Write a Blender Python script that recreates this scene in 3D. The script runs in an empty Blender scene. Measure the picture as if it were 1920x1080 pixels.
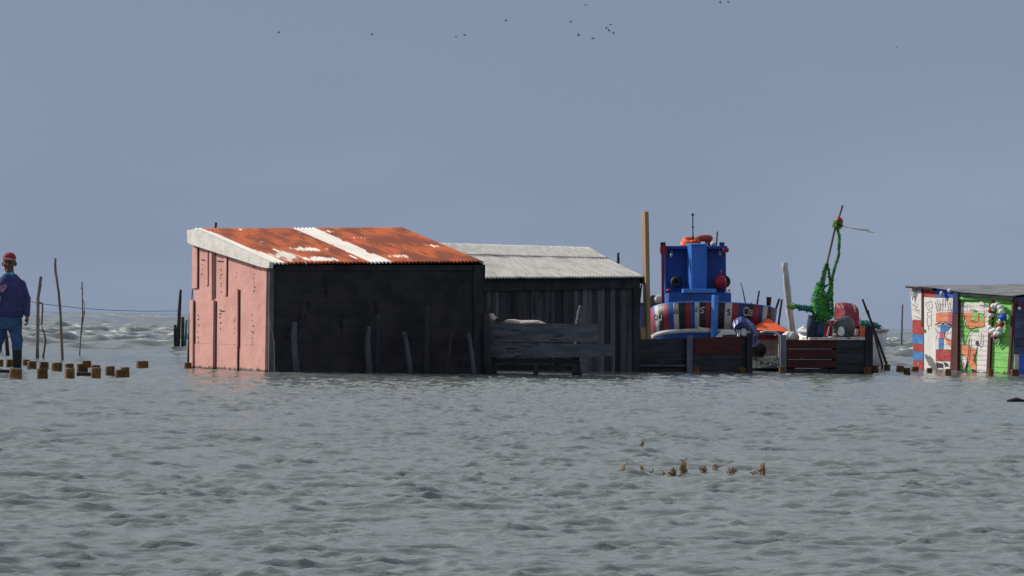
import bpy, bmesh, math, random
import numpy as np
from mathutils import Vector, Matrix, noise
random.seed(7)
C = bpy.context.scene.collection
R = random.uniform
# ------------------------------------------------------------------ camera model
F, H = 5500.0, 0.9                      # focal length in photo pixels, eye height above the water
ROLL = math.radians(1.165); PITCH = math.atan(61.0 / F)
_f = Vector((0, math.cos(PITCH), math.sin(PITCH)))
_r0 = Vector((1, 0, 0)); _u0 = _r0.cross(_f)
_r = _r0 * math.cos(ROLL) + _u0 * math.sin(ROLL)
_u = _u0 * math.cos(ROLL) - _r0 * math.sin(ROLL)
CAM = Vector((0, 0, H))
def ray(x, y): return _f + _r * ((x - 960) / F) + _u * ((540 - y) / F)
def P(x, y, D):                          # point of the sight line at distance D
    d = ray(x, y); return CAM + d * (D / d.y)
def W(x, y):                             # point of the water surface
    d = ray(x, y); return CAM + d * (-H / d.z)
def on(pl, x, y, off=0.0):               # point of a plane (point, normal)
    d = ray(x, y); p, n = pl
    return CAM + d * ((p - CAM).dot(n) / d.dot(n)) + n * off
def pix(v):
    w = v - CAM; z = w.dot(_f); return 960 + F * w.dot(_r) / z, 540 - F * w.dot(_u) / z
Z = Vector((0, 0, 1))
# ------------------------------------------------------------------ materials
def nd(t, typ, **k):
    n = t.nodes.new(typ)
    for a, b in k.items(): setattr(n, a, b)
    return n
def mixc(t, fac, a, b, mode='MIX'):
    n = nd(t, 'ShaderNodeMix', data_type='RGBA', blend_type=mode)
    for s, v in ((0, fac), (6, a), (7, b)):
        if isinstance(v, bpy.types.NodeSocket): t.links.new(v, n.inputs[s])
        elif s == 0: n.inputs[0].default_value = v
        else: n.inputs[s].default_value = (*v[:3], 1)
    return n.outputs[2]
def ramp(t, sock, lo, hi):
    n = nd(t, 'ShaderNodeMapRange', clamp=True); n.interpolation_type = 'SMOOTHSTEP'
    t.links.new(sock, n.inputs[0]); n.inputs[1].default_value = lo; n.inputs[2].default_value = hi
    return n.outputs[0]
def noi(t, scale, stretch=(1, 1, 1), detail=5, rough=.55, off=0):
    tc = nd(t, 'ShaderNodeTexCoord'); mp = nd(t, 'ShaderNodeMapping')
    mp.inputs['Scale'].default_value = stretch; mp.inputs['Location'].default_value = (off, off * 1.7, off * .6)
    t.links.new(tc.outputs['Object'], mp.inputs[0])
    n = nd(t, 'ShaderNodeTexNoise'); n.inputs['Scale'].default_value = scale
    n.inputs['Detail'].default_value = detail; n.inputs['Roughness'].default_value = rough
    t.links.new(mp.outputs[0], n.inputs[0]); return n.outputs['Fac']
def newmat(name):
    m = bpy.data.materials.new(name); m.use_nodes = True; t = m.node_tree
    return m, t, t.nodes['Principled BSDF']
def mat(name, c1, c2=None, scale=6, stretch=(1, 1, 1), rough=.75, bump=.25, c3=None, thr=.62, c3scale=14, c3stretch=(1, 1, 1), island=0, rnd=0, metal=0, spec=.3, tide=0):
    m, t, b = newmat(name)
    if c2 is None: c2 = tuple(v * .72 for v in c1)
    n = noi(t, scale, stretch); col = mixc(t, ramp(t, n, .36, .66), c1, c2)
    if c3:
        n2 = noi(t, c3scale, c3stretch, 7, .65, 4.3); col = mixc(t, ramp(t, n2, thr, thr + .06), col, c3)
    for amt, typ, so in ((island, 'ShaderNodeNewGeometry', 'Random Per Island'), (rnd, 'ShaderNodeObjectInfo', 'Random')):
        if amt:
            g = nd(t, typ); mr = nd(t, 'ShaderNodeMapRange'); t.links.new(g.outputs[so], mr.inputs[0])
            mr.inputs[3].default_value = 1 - amt; mr.inputs[4].default_value = 1 + amt
            cb = nd(t, 'ShaderNodeCombineColor')
            for i in range(3): t.links.new(mr.outputs[0], cb.inputs[i])
            col = mixc(t, 1.0, col, cb.outputs[0], 'MULTIPLY')
    if tide:
        tcz = nd(t, 'ShaderNodeTexCoord'); sz = nd(t, 'ShaderNodeSeparateXYZ'); t.links.new(tcz.outputs['Object'], sz.inputs[0])
        ma = nd(t, 'ShaderNodeMath', operation='MULTIPLY_ADD'); t.links.new(noi(t, 9, (1, 1, .5), off=7), ma.inputs[0]); ma.inputs[1].default_value = -tide * 1.6; t.links.new(sz.outputs[2], ma.inputs[2])
        col = mixc(t, ramp(t, ma.outputs[0], -tide * .15, -tide * .7), col, (.060, .056, .034))
    t.links.new(col, b.inputs['Base Color'])
    b.inputs['Roughness'].default_value = rough; b.inputs['Metallic'].default_value = metal
    b.inputs['Specular IOR Level'].default_value = spec
    if bump:
        bn = nd(t, 'ShaderNodeBump'); bn.inputs['Strength'].default_value = bump; bn.inputs['Distance'].default_value = .02
        t.links.new(noi(t, scale * 3, stretch, 6), bn.inputs['Height']); t.links.new(bn.outputs[0], b.inputs['Normal'])
    return m
M = {}
M['pink'] = mat('pink_paint', (.66, .34, .29), (.58, .28, .235), 3, (1, 1, 1), .8, .35, (.20, .10, .085), .69, 11, (1.2, 1.2, .7), tide=.09)
M['cream'] = mat('white_paint', (.72, .69, .64), (.60, .56, .51), 7, (1, 1, 1), .7, .4, (.25, .17, .15), .66, 9, (1, 1, 1))
M['tar'] = mat('tarred_boards', (.042, .039, .043), (.026, .025, .029), 2.5, (1, 1, 1.5), .85, .5, (.016, .015, .017), .60, 5, (1, 1, .35), island=.05, spec=.12)
M['tarpost'] = mat('tarred_post', (.040, .042, .050), (.024, .025, .029), 5, (1, 1, .3), .85, .4, spec=.12)
M['greywood'] = mat('weathered_planks', (.075, .078, .092), (.035, .033, .036), 5, (2, 2, .15), .85, .5, (.028, .024, .024), .58, 4, (2, 2, .2), island=.6, spec=.15)
M['boards'] = mat('weathered_barrier_boards', (.115, .124, .145), (.066, .071, .085), 4, (.5, .5, 3), .85, .5, (.03, .03, .034), .6, 5, (.6, .6, 2), island=.25, spec=.15)
M['fence'] = mat('dark_fence_boards', (.042, .044, .052), (.026, .026, .030), 4, (.6, .6, 3), .85, .5, None, island=.3, spec=.15)
M['maroon'] = mat('maroon_boards', (.090, .026, .026), (.050, .020, .022), 5, (.6, .6, 3), .8, .4, (.03, .024, .026), .58, 6, island=.25, spec=.15)
M['pole'] = mat('pole_bark', (.185, .158, .138), (.100, .085, .076), 9, (1, 1, .15), .9, .6, rnd=.3)
M['darkpole'] = mat('dark_pole_bark', (.055, .045, .042), (.028, .024, .023), 9, (1, 1, .15), .9, .6, rnd=.3)
M['bluepole'] = mat('bleached_pole', (.14, .15, .19), (.07, .075, .095), 9, (1, 1, .2), .9, .5, rnd=.25)
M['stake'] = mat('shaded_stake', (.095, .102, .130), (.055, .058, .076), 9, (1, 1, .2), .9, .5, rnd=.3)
M['whitepole'] = mat('chalky_pole', (.50, .49, .48), (.32, .315, .32), 8, (1, 1, .3), .8, .4, (.13, .12, .11), .68, 7)
M['stump'] = mat('stump_bark', (.175, .092, .034), (.085, .044, .019), 1.6, (1, 1, .8), .9, .6, (.03, .022, .018), .64, 1.8, rnd=.35)
M['cut'] = mat('stump_top', (.10, .075, .05), (.05, .038, .028), 3, rough=.9, rnd=.3)
M['timber'] = mat('sawn_timber', (.36, .245, .145), (.25, .165, .10), 7, (2, 2, .1), .8, .3, (.15, .09, .05), .68, 8)
M['blue'] = mat('blue_boat_paint', (.010, .070, .32), (.008, .055, .26), 4, rough=.45, bump=.12, c3=(.022, .040, .075), thr=.60, c3scale=8, c3stretch=(1, 1, .18), spec=.3)
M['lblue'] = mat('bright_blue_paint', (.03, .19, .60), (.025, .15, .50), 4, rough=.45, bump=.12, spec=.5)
M['navy'] = mat('navy_paint', (.010, .035, .15), (.008, .024, .10), 4, rough=.45, bump=.12, spec=.4)
M['red'] = mat('red_boat_paint', (.26, .012, .024), (.18, .010, .020), 4, rough=.5, bump=.12, spec=.4)
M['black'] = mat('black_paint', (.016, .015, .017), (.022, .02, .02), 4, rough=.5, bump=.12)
M['white'] = mat('white_boat_paint', (.74, .74, .73), (.60, .60, .60), 5, rough=.5, bump=.12, c3=(.35, .33, .31), thr=.68, c3scale=8, spec=.4)
M['grubby'] = mat('grubby_white', (.56, .54, .50), (.38, .37, .35), 6, rough=.8, bump=.4, c3=(.16, .15, .14), thr=.6, c3scale=7)
M['strake'] = mat('grey_strake', (.46, .45, .45), (.33, .32, .33), 6, rough=.6)
M['rubber'] = mat('black_rubber', (.02, .02, .022), rough=.6)
M['orange'] = mat('orange_canvas', (.82, .13, .035), (.74, .11, .03), 5, rough=.75, bump=.2)
M['orangep'] = mat('orange_plastic', (.80, .16, .06), (.66, .12, .05), 5, rough=.5, c3=(.5, .3, .22), thr=.66)
M['tarpblue'] = mat('blue_tarpaulin', (.022, .050, .27), (.016, .034, .18), 6, rough=.4, bump=.5, c3=(.20, .25, .52), thr=.54, c3scale=4, spec=.5)  # pale lavender blotches paint sunlit creases into the cloth colour
M['tarpred'] = mat('maroon_tarpaulin', (.30, .022, .042), (.22, .016, .03), 6, rough=.4, bump=.4, c3=(.36, .09, .11), thr=.68, c3scale=7, spec=.25)
M['net'] = mat('green_netting', (.040, .24, .040), (.022, .14, .040), 9, rough=.8, bump=.6, c3=(.09, .30, .03), thr=.56, c3scale=12)
M['netteal'] = mat('teal_netting', (.03, .20, .17), (.02, .12, .11), 9, rough=.8, bump=.6)
M['netyel'] = mat('lime_netting', (.20, .42, .03), (.11, .27, .03), 9, rough=.8, bump=.6)
M['denim'] = mat('dark_cloth', (.020, .026, .045), (.03, .045, .09), 6, rough=.9, bump=.5)
M['sand'] = mat('sand_sacking', (.48, .42, .36), (.36, .31, .27), 8, rough=.9, bump=.6)
M['rope'] = mat('rope_fibre', (.20, .19, .18), (.12, .11, .11), 20, rough=.9)
M['lrope'] = mat('pale_rope_fibre', (.62, .60, .55), (.45, .42, .38), 20, rough=.9)
M['reed'] = mat('dry_reed', (.25, .19, .095), (.17, .115, .065), 9, rough=.9, rnd=.35)
M['reedred'] = mat('reddish_glasswort', (.235, .155, .105), (.15, .095, .065), 9, rough=.9, rnd=.3)
M['skin'] = mat('skin', (.15, .076, .052), (.12, .06, .042), 20, rough=.6, bump=.1)
M['sweater'] = mat('purple_sweater', (.050, .052, .155), (.040, .040, .125), 14, rough=.95, bump=.5)
M['print'] = mat('sweater_print', (.34, .22, .34), (.22, .13, .24), 14, rough=.9)
M['jeans'] = mat('blue_trousers', (.042, .098, .215), (.030, .072, .165), 9, rough=.9, bump=.5)
M['shirt'] = mat('light_blue_collar', (.16, .40, .60), rough=.9)
M['capred'] = mat('red_cap', (.27, .018, .042), (.20, .014, .03), 15, rough=.8)
M['capwhite'] = mat('pale_cap_band', (.62, .58, .56), rough=.8)
M['bird'] = mat('bird_plumage', (.17, .17, .18), rough=.8)
M['hutred'] = mat('hut_red', (.46, .060, .050), (.34, .042, .038), 5, (1, 1, 2), .75, .3, (.5, .35, .3), .615, 13, tide=.09)
M['hutblue'] = mat('hut_blue', (.065, .24, .54), (.05, .18, .42), 5, (1, 1, 2), .75, .3, (.3, .42, .55), .615, 13)
M['hutroyal'] = mat('hut_royal_blue', (.045, .14, .62), (.035, .10, .5), 5, rough=.7)
M['hutwhite'] = mat('hut_white', (.80, .76, .73), (.68, .64, .62), 5, (1, 1, 3), .75, .3, (.42, .38, .38), .615, 13, (1, 1, 3), tide=.09)
M['hutdoor'] = mat('hut_door_white', (.80, .775, .725), (.72, .69, .64), 5, (1, 1, .4), .75, .25, (.5, .46, .42), .72, 9, tide=.09)
M['hutgreen'] = mat('hut_green', (.25, .62, .15), (.19, .51, .12), 5, (1, 1, 3), .75, .3, (.45, .62, .3), .615, 13, tide=.09)
M['hutorange'] = mat('hut_orange', (.78, .27, .13), (.70, .22, .10), 5, (1, 1, 2), .75, .3, (.72, .50, .40), .62, 12)
M['hutpink'] = mat('hut_pink', (.55, .12, .17), (.45, .10, .2), 5, rough=.75)
M['hutmaroon'] = mat('hut_maroon', (.10, .030, .032), (.055, .020, .024), 5, (1, 1, .3), .75, .3)
M['hutdark'] = mat('hut_dark_boards', (.085, .085, .16), (.05, .05, .10), 5, (1, 1, 3), .8, .4, island=.25)
M['ink'] = mat('black_outline_paint', (.03, .03, .035), rough=.7)
M['scrib'] = mat('grey_outline_paint', (.33, .31, .32), rough=.7)
M['roofsheet'] = mat('grey_roof_sheet', (.20, .20, .21), (.12, .12, .13), 3, (1, 1, 1), .6, .4, (.34, .33, .32), .64, 5)
M['grey'] = mat('grey_plastic', (.10, .10, .105), (.06, .06, .066), 5, rough=.5)
M['foamwhite'] = mat('white_foam_plastic', (.78, .78, .78), (.62, .62, .62), 8, rough=.6)
M['galv'] = mat('grey_lamp', (.30, .29, .27), rough=.5)

# rust roof: the per-vertex attribute 'white' says where paint still covers the rust
m, t, b = newmat('rusted_painted_sheet'); M['rust'] = m
at = nd(t, 'ShaderNodeAttribute', attribute_name='white')
uvn = nd(t, 'ShaderNodeUVMap'); mp = nd(t, 'ShaderNodeMapping'); mp.inputs['Scale'].default_value = (60, 5, 1)
t.links.new(uvn.outputs[0], mp.inputs[0])
n1 = nd(t, 'ShaderNodeTexNoise'); n1.inputs['Scale'].default_value = 1.0; n1.inputs['Detail'].default_value = 6
t.links.new(mp.outputs[0], n1.inputs[0])
ad = nd(t, 'ShaderNodeMath', operation='ADD'); t.links.new(at.outputs['Fac'], ad.inputs[0]); t.links.new(n1.outputs['Fac'], ad.inputs[1])
mask = ramp(t, ad.outputs[0], .92, 1.04)
mp2 = nd(t, 'ShaderNodeMapping'); mp2.inputs['Scale'].default_value = (9, 3, 1); t.links.new(uvn.outputs[0], mp2.inputs[0])
n2 = nd(t, 'ShaderNodeTexNoise'); n2.inputs['Scale'].default_value = 1.3; n2.inputs['Detail'].default_value = 7; t.links.new(mp2.outputs[0], n2.inputs[0])
rust = mixc(t, ramp(t, n2.outputs['Fac'], .40, .60), (.46, .096, .022), (.19, .038, .015))
rust = mixc(t, ramp(t, n1.outputs['Fac'], .48, .70), rust, (.20, .042, .018))
wht = mixc(t, ramp(t, n2.outputs['Fac'], .3, .7), (.80, .75, .69), (.66, .60, .54))
t.links.new(mixc(t, mask, rust, wht), b.inputs['Base Color']); b.inputs['Roughness'].default_value = .8
b.inputs['Specular IOR Level'].default_value = .2

m, t, b = newmat('fibre_cement_sheet'); M['cement'] = m
uvn = nd(t, 'ShaderNodeUVMap'); mp = nd(t, 'ShaderNodeMapping'); mp.inputs['Scale'].default_value = (56, 3, 1); t.links.new(uvn.outputs[0], mp.inputs[0])
n1 = nd(t, 'ShaderNodeTexNoise'); n1.inputs['Scale'].default_value = 1; n1.inputs['Detail'].default_value = 6; t.links.new(mp.outputs[0], n1.inputs[0])
col = mixc(t, ramp(t, n1.outputs['Fac'], .35, .7), (.42, .41, .39), (.29, .285, .275))
col = mixc(t, ramp(t, noi(t, 2.2, off=2), .55, .72), col, (.26, .255, .245))
t.links.new(col, b.inputs['Base Color']); b.inputs['Roughness'].default_value = .85; b.inputs['Specular IOR Level'].default_value = .2

m, t, b = newmat('estuary_water'); M['water'] = m
tc = nd(t, 'ShaderNodeTexCoord')
def wn(scale, st, det=4):
    mpp = nd(t, 'ShaderNodeMapping'); mpp.inputs['Scale'].default_value = st; mpp.inputs['Rotation'].default_value = (0, 0, .35)
    t.links.new(tc.outputs['Object'], mpp.inputs[0]); n = nd(t, 'ShaderNodeTexNoise')
    n.inputs['Scale'].default_value = scale; n.inputs['Detail'].default_value = det; n.inputs['Roughness'].default_value = .6
    t.links.new(mpp.outputs[0], n.inputs[0]); return n.outputs['Fac']
fo = nd(t, 'ShaderNodeAttribute', attribute_name='foam')
fa = nd(t, 'ShaderNodeMath', operation='ADD'); t.links.new(fo.outputs['Fac'], fa.inputs[0]); t.links.new(wn(3.0, (.6, 1.2, 1), 6), fa.inputs[1])
fm = ramp(t, fa.outputs[0], .98, 1.22)
base = mixc(t, ramp(t, wn(.12, (.5, 1, 1), 3), .35, .65), (.156, .174, .166), (.130, .150, .146))
t.links.new(mixc(t, fm, base, (.80, .82, .82)), b.inputs['Base Color'])
rr = nd(t, 'ShaderNodeMapRange'); t.links.new(fm, rr.inputs[0]); rr.inputs[3].default_value = .085; rr.inputs[4].default_value = .8
t.links.new(rr.outputs[0], b.inputs['Roughness']); b.inputs['IOR'].default_value = 1.33
b0 = nd(t, 'ShaderNodeBump'); b0.inputs['Strength'].default_value = .25; b0.inputs['Distance'].default_value = .01; t.links.new(wn(38, (.45, 1, 1), 2), b0.inputs['Height'])
b1 = nd(t, 'ShaderNodeBump'); t.links.new(b0.outputs[0], b1.inputs['Normal']); b1.inputs['Strength'].default_value = .30; b1.inputs['Distance'].default_value = .02
t.links.new(wn(16, (.6, 1, 1), 3), b1.inputs['Height']); t.links.new(b1.outputs[0], b.inputs['Normal'])

# ------------------------------------------------------------------ mesh builder
BASE = {}
class MB:
    def __init__(s): s.v = []; s.f = []; s.m = []; s.s = []
    def add(s, vs, fs, m=0, smooth=False):
        o = len(s.v); s.v += [Vector(v) for v in vs]
        for f in fs: s.f.append([o + i for i in f]); s.m.append(m); s.s.append(smooth)
    def prism(s, pts, ext, m=0):
        n = len(pts); ext = Vector(ext)
        vs = list(pts) + [p + ext for p in pts]
        s.add(vs, [list(range(n)), [n + i for i in range(n)][::-1]] + [[i, (i + 1) % n, n + (i + 1) % n, n + i] for i in range(n)], m)
    def box(s, c, ax, ay, az, m=0):
        c = Vector(c); ax, ay, az = Vector(ax), Vector(ay), Vector(az)
        s.prism([c - ax - ay - az, c + ax - ay - az, c + ax + ay - az, c - ax + ay - az], az * 2, m)
    def loft(s, rings, m=0, smooth=True, closed=True):
        n = len(rings[0]); vs = [p for r in rings for p in r]; fs = []
        for k in range(len(rings) - 1):
            for i in range(n if closed else n - 1):
                j = (i + 1) % n; fs.append([k * n + i, k * n + j, (k + 1) * n + j, (k + 1) * n + i])
        if closed: fs += [list(range(n))[::-1], [(len(rings) - 1) * n + i for i in range(n)]]
        s.add(vs, fs, m, smooth)
    def tube(s, pts, rad, n=8, m=0, jit=0, smooth=True):
        pts = [Vector(p) for p in pts]
        if not isinstance(rad, (list, tuple)): rad = [rad] * len(pts)
        rings = []
        for k, p in enumerate(pts):
            d = (pts[min(k + 1, len(pts) - 1)] - pts[max(k - 1, 0)]).normalized()
            a = d.cross(Vector((0.13, 1, .07))); a = a.normalized() if a.length > .05 else d.cross(Vector((1, 0, 0))).normalized()
            bb = d.cross(a)
            rings.append([p + (a * math.cos(q) + bb * math.sin(q)) * rad[k] * (1 + R(-jit, jit)) for q in [2 * math.pi * i / n for i in range(n)]])
        s.loft(rings, m, smooth)
    def ell(s, c, rx, ry, rz, m=0, nu=14, nv=8, lump=0, rot=None):
        c = Vector(c); vs = []; fs = []
        for j in range(nv + 1):
            a = math.pi * j / nv
            for i in range(nu):
                q = 2 * math.pi * i / nu; d = Vector((math.sin(a) * math.cos(q), math.sin(a) * math.sin(q), math.cos(a)))
                k = 1 + lump * noise.noise(d * 2.3 + c * 3)
                p = Vector((d.x * rx, d.y * ry, d.z * rz)) * k
                vs.append(c + (rot @ p if rot else p))
        for j in range(nv):
            for i in range(nu):
                k = (i + 1) % nu; fs.append([j * nu + i, j * nu + k, (j + 1) * nu + k, (j + 1) * nu + i])
        s.add(vs, fs, m, True)
    def torus(s, c, ax, Rr, r, m=0, n=20, k=8, sc=(1, 1)):
        ax = Vector(ax).normalized(); a = ax.orthogonal().normalized(); b = ax.cross(a); rings = []
        if abs(ax.z) < .9: a = ax.cross(Z).normalized(); b = Z.copy()
        vs = []; fs = []
        for i in range(n):
            q = 2 * math.pi * i / n; d = a * math.cos(q) * sc[0] + b * math.sin(q) * sc[1]
            for j in range(k):
                w = 2 * math.pi * j / k; vs.append(Vector(c) + d * (Rr + r * math.cos(w)) + ax * r * math.sin(w))
        for i in range(n):
            for j in range(k):
                fs.append([i * k + j, ((i + 1) % n) * k + j, ((i + 1) % n) * k + (j + 1) % k, i * k + (j + 1) % k])
        s.add(vs, fs, m, True)
    def ribbon(s, pts, w, nrm, m=0, th=.002):
        pts = [Vector(p) for p in pts]
        for a, b in zip(pts, pts[1:]):
            d = (b - a); sd = d.cross(nrm).normalized() * w / 2; e = d.normalized() * w * .25
            s.prism([a - sd - e, b - sd + e, b + sd + e, a + sd - e], nrm * th, m)
    def boards(s, BL, BR, TR, TL, n, nrm, dirn='h', gap=.008, th=.03, jit=.006, m=0, mats=None):
        def B(u, v): return (BL * (1 - u) + BR * u) * (1 - v) + (TL * (1 - u) + TR * u) * v
        cuts = [0.0]
        for i in range(n): cuts.append(cuts[-1] + R(.8, 1.2))
        cuts = [c / cuts[-1] for c in cuts]
        ln = (TL - BL).length if dirn == 'h' else (BR - BL).length; g = gap / ln / 2
        for i in range(n):
            a, b = cuts[i] + g, cuts[i + 1] - g; o = nrm * R(-jit, jit)
            if dirn == 'h': q = [B(0, a), B(1, a), B(1, b), B(0, b)]
            else: q = [B(a, 0), B(b, 0), B(b, 1), B(a, 1)]
            mm = mats[i % len(mats)] if mats else m
            s.prism([p + o for p in q], -nrm * th, mm)
    def build(s, name, mats, parent=None, loc=None, remesh=None, smooth_it=0, disp=None, solid=None):
        base = BASE[parent.name] if parent else Vector(loc if loc is not None else (0, 0, 0))
        me = bpy.data.meshes.new(name); me.from_pydata([v - base for v in s.v], [], s.f)
        if not isinstance(mats, (list, tuple)): mats = [mats]
        for mm in mats: me.materials.append(M[mm] if isinstance(mm, str) else mm)
        me.polygons.foreach_set('material_index', s.m); me.polygons.foreach_set('use_smooth', s.s)
        bm = bmesh.new(); bm.from_mesh(me); bmesh.ops.remove_doubles(bm, verts=bm.verts, dist=1e-6)
        bmesh.ops.recalc_face_normals(bm, faces=bm.faces); bm.to_mesh(me); bm.free(); me.update()
        o = bpy.data.objects.new(name, me); C.objects.link(o)
        if parent: o.parent = parent
        else: o.location = base
        BASE[o.name] = base
        if remesh:
            md = o.modifiers.new('merge', 'REMESH'); md.mode = 'VOXEL'; md.voxel_size = remesh; md.use_smooth_shade = True
        if smooth_it:
            md = o.modifiers.new('soften', 'SMOOTH'); md.iterations = smooth_it; md.factor = .5
        if solid:
            md = o.modifiers.new('sheet', 'SOLIDIFY'); md.thickness = solid; md.offset = 0
        if disp:
            tx = bpy.data.textures.new(name + '_folds', 'CLOUDS'); tx.noise_scale = disp[1]
            md = o.modifiers.new('folds', 'DISPLACE'); md.texture = tx; md.strength = disp[0]; md.texture_coords = 'LOCAL'
        return o
def tag(o, label, cat, group=None, kind=None):
    if label: o['label'] = label
    if cat: o['category'] = cat
    if group: o['group'] = group
    if kind: o['kind'] = kind
    return o
def thing(name, label, cat, loc, group=None):
    o = bpy.data.objects.new(name, None); C.objects.link(o); o.location = loc; o.empty_display_size = .2
    BASE[o.name] = Vector(loc); return tag(o, label, cat, group)

# ------------------------------------------------------------------ water
rng = np.random.default_rng(11)
ys = [7.0]
while ys[-1] < 58: ys.append(ys[-1] * 1.0019)
while ys[-1] < 130: ys.append(ys[-1] * 1.0024)
while ys[-1] < 2000: ys.append(ys[-1] * 1.0036)
while ys[-1] < 26000: ys.append(ys[-1] * 1.014)
ys = np.array(ys); us = np.linspace(-1, 1, 540); us = np.sign(us) * np.abs(us) ** 1.35
Y, U = np.meshgrid(ys, us, indexing='ij'); X = U * (0.27 * Y + 5)
dY = np.gradient(ys)[:, None] * np.ones_like(X)
def gust(x, y, s):
    g = np.zeros_like(x)
    for i in range(7):
        a = rng.uniform(0, 6.28); k = 6.28 / (s * rng.uniform(.6, 1.7))
        g += np.sin(k * (x * math.cos(a) + y * math.sin(a)) + rng.uniform(0, 6.28))
    return g / 2.6
def smooth(x, a, b):
    q = np.clip((x - a) / (b - a), 0, 1); return q * q * (3 - 2 * q)
Zw = np.zeros_like(X); HX = np.zeros_like(X); HY = np.zeros_like(X); G = .80 + .30 * smooth(gust(X * .8 - Y * .35, Y * .6, 1.0), -.1, 1.3) + .30 * smooth(gust(X, Y * .7, .62), .2, 1.5) + .10 * gust(X, Y, 5)
NR = int((ys < 170).sum()); Xn, Yn, dn, Gn = X[:NR], Y[:NR], dY[:NR], G[:NR]
for i in range(130):
    lam = .07 * (7 ** rng.random()); th = -1.3 + rng.normal(0, .48)
    k = 6.283 / lam; ph = k * (Xn * math.cos(th) + Yn * math.sin(th)) + rng.uniform(0, 6.28)
    amp = .0021 * lam ** .62; w2 = np.sin(ph * .5 + i)
    A_ = amp * Gn * smooth(lam / dn, 1.6, 3.0); Zw[:NR] += A_ * np.sin(ph + .35 * w2); c_ = .85 * A_ * np.cos(ph + .35 * w2); HX[:NR] += c_ * math.cos(th); HY[:NR] += c_ * math.sin(th)
def rnd_field(l0, l1, n, mean, spread, ell):
    g = np.zeros_like(Xn)
    for _ in range(n):
        lam = l0 * (l1 / l0) ** rng.random(); th = mean + rng.normal(0, spread); k = 6.283 / lam
        g += np.sin(k * (Xn * math.cos(th) + Yn * math.sin(th)) + rng.uniform(0, 6.28)) * smooth(lam / dn, 1.8, 3.2)
    return g / math.sqrt(n / 2)
for l0, l1, n, mean, a_ in ((.55, 1.1, 16, -1.2, .020), (.30, .60, 20, -1.4, .018), (.17, .32, 24, -1.05, .0135), (.09, .17, 24, -1.6, .006)):
    f_ = rnd_field(l0, l1, n, mean, .42, 1); Zw[:NR] += a_ * Gn * (np.exp(-1.5 * np.abs(f_)) - .45) * smooth((l0 + l1) / 2 / dn, 1.8, 3.2)
far = smooth(Y, 57, 74); Zf = np.zeros_like(X)
for i in range(70):
    lam = .35 * (9 ** rng.random()); th = -1.2 + rng.normal(0, .6); k = 6.283 / lam
    ph = k * (X * math.cos(th) + Y * math.sin(th)) + rng.uniform(0, 6.28)
    s = np.sin(ph); Zf += .0125 * lam ** .62 * (s + .4 * s * s) * smooth(lam / dY, 1.7, 3.2)
Z2 = np.zeros_like(X); far2 = smooth(Y, 170, 360)
for i in range(40):
    lam = 2.2 * (7 ** rng.random()); th = -1.35 + rng.normal(0, .5); k = 6.283 / lam
    s = np.sin(k * (X * math.cos(th) + Y * math.sin(th)) + rng.uniform(0, 6.28)); Z2 += .0085 * lam ** .62 * (s + .4 * s * s) * smooth(lam / dY, 1.5, 2.6)
Zw += far2 * Z2
Zw += far * Zf * (1 + .3 * gust(X, Y, 25))
Zw *= np.exp(-np.maximum(Y - 2000, 0) / 2000)
foam = far * smooth(Zf / Zf[(Y > 90) & (Y < 140)].std() + .45 * gust(X, Y, 6), 2.5, 4.0) * .55 * (1 - .5 * smooth(Y, 300, 1500))
foam += far2 * smooth(Z2 / Z2[(Y > 350) & (Y < 500)].std(), 2.0, 3.6) * .48 * (1 - smooth(Y, 900, 2500))
ny, nx = X.shape
co = np.stack([X + HX, Y + HY, Zw], -1).reshape(-1, 3)
idx = np.arange(ny * nx).reshape(ny, nx)
fc = np.stack([idx[:-1, :-1], idx[:-1, 1:], idx[1:, 1:], idx[1:, :-1]], -1).reshape(-1, 4)
me = bpy.data.meshes.new('water'); me.vertices.add(len(co)); me.vertices.foreach_set('co', co.ravel())
me.loops.add(fc.size); me.loops.foreach_set('vertex_index', fc.ravel().astype(np.int32))
me.polygons.add(len(fc)); me.polygons.foreach_set('loop_start', np.arange(0, fc.size, 4, dtype=np.int32))
me.polygons.foreach_set('use_smooth', np.ones(len(fc), dtype=bool))
me.materials.append(M['water']); me.update(calc_edges=True)
a = me.attributes.new('foam', 'FLOAT', 'POINT'); a.data.foreach_set('value', foam.ravel().astype(np.float32))
water = bpy.data.objects.new('water', me); C.objects.link(water); water['kind'] = 'structure'
water['label'] = 'choppy grey-green estuary water reaching the horizon'

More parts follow.
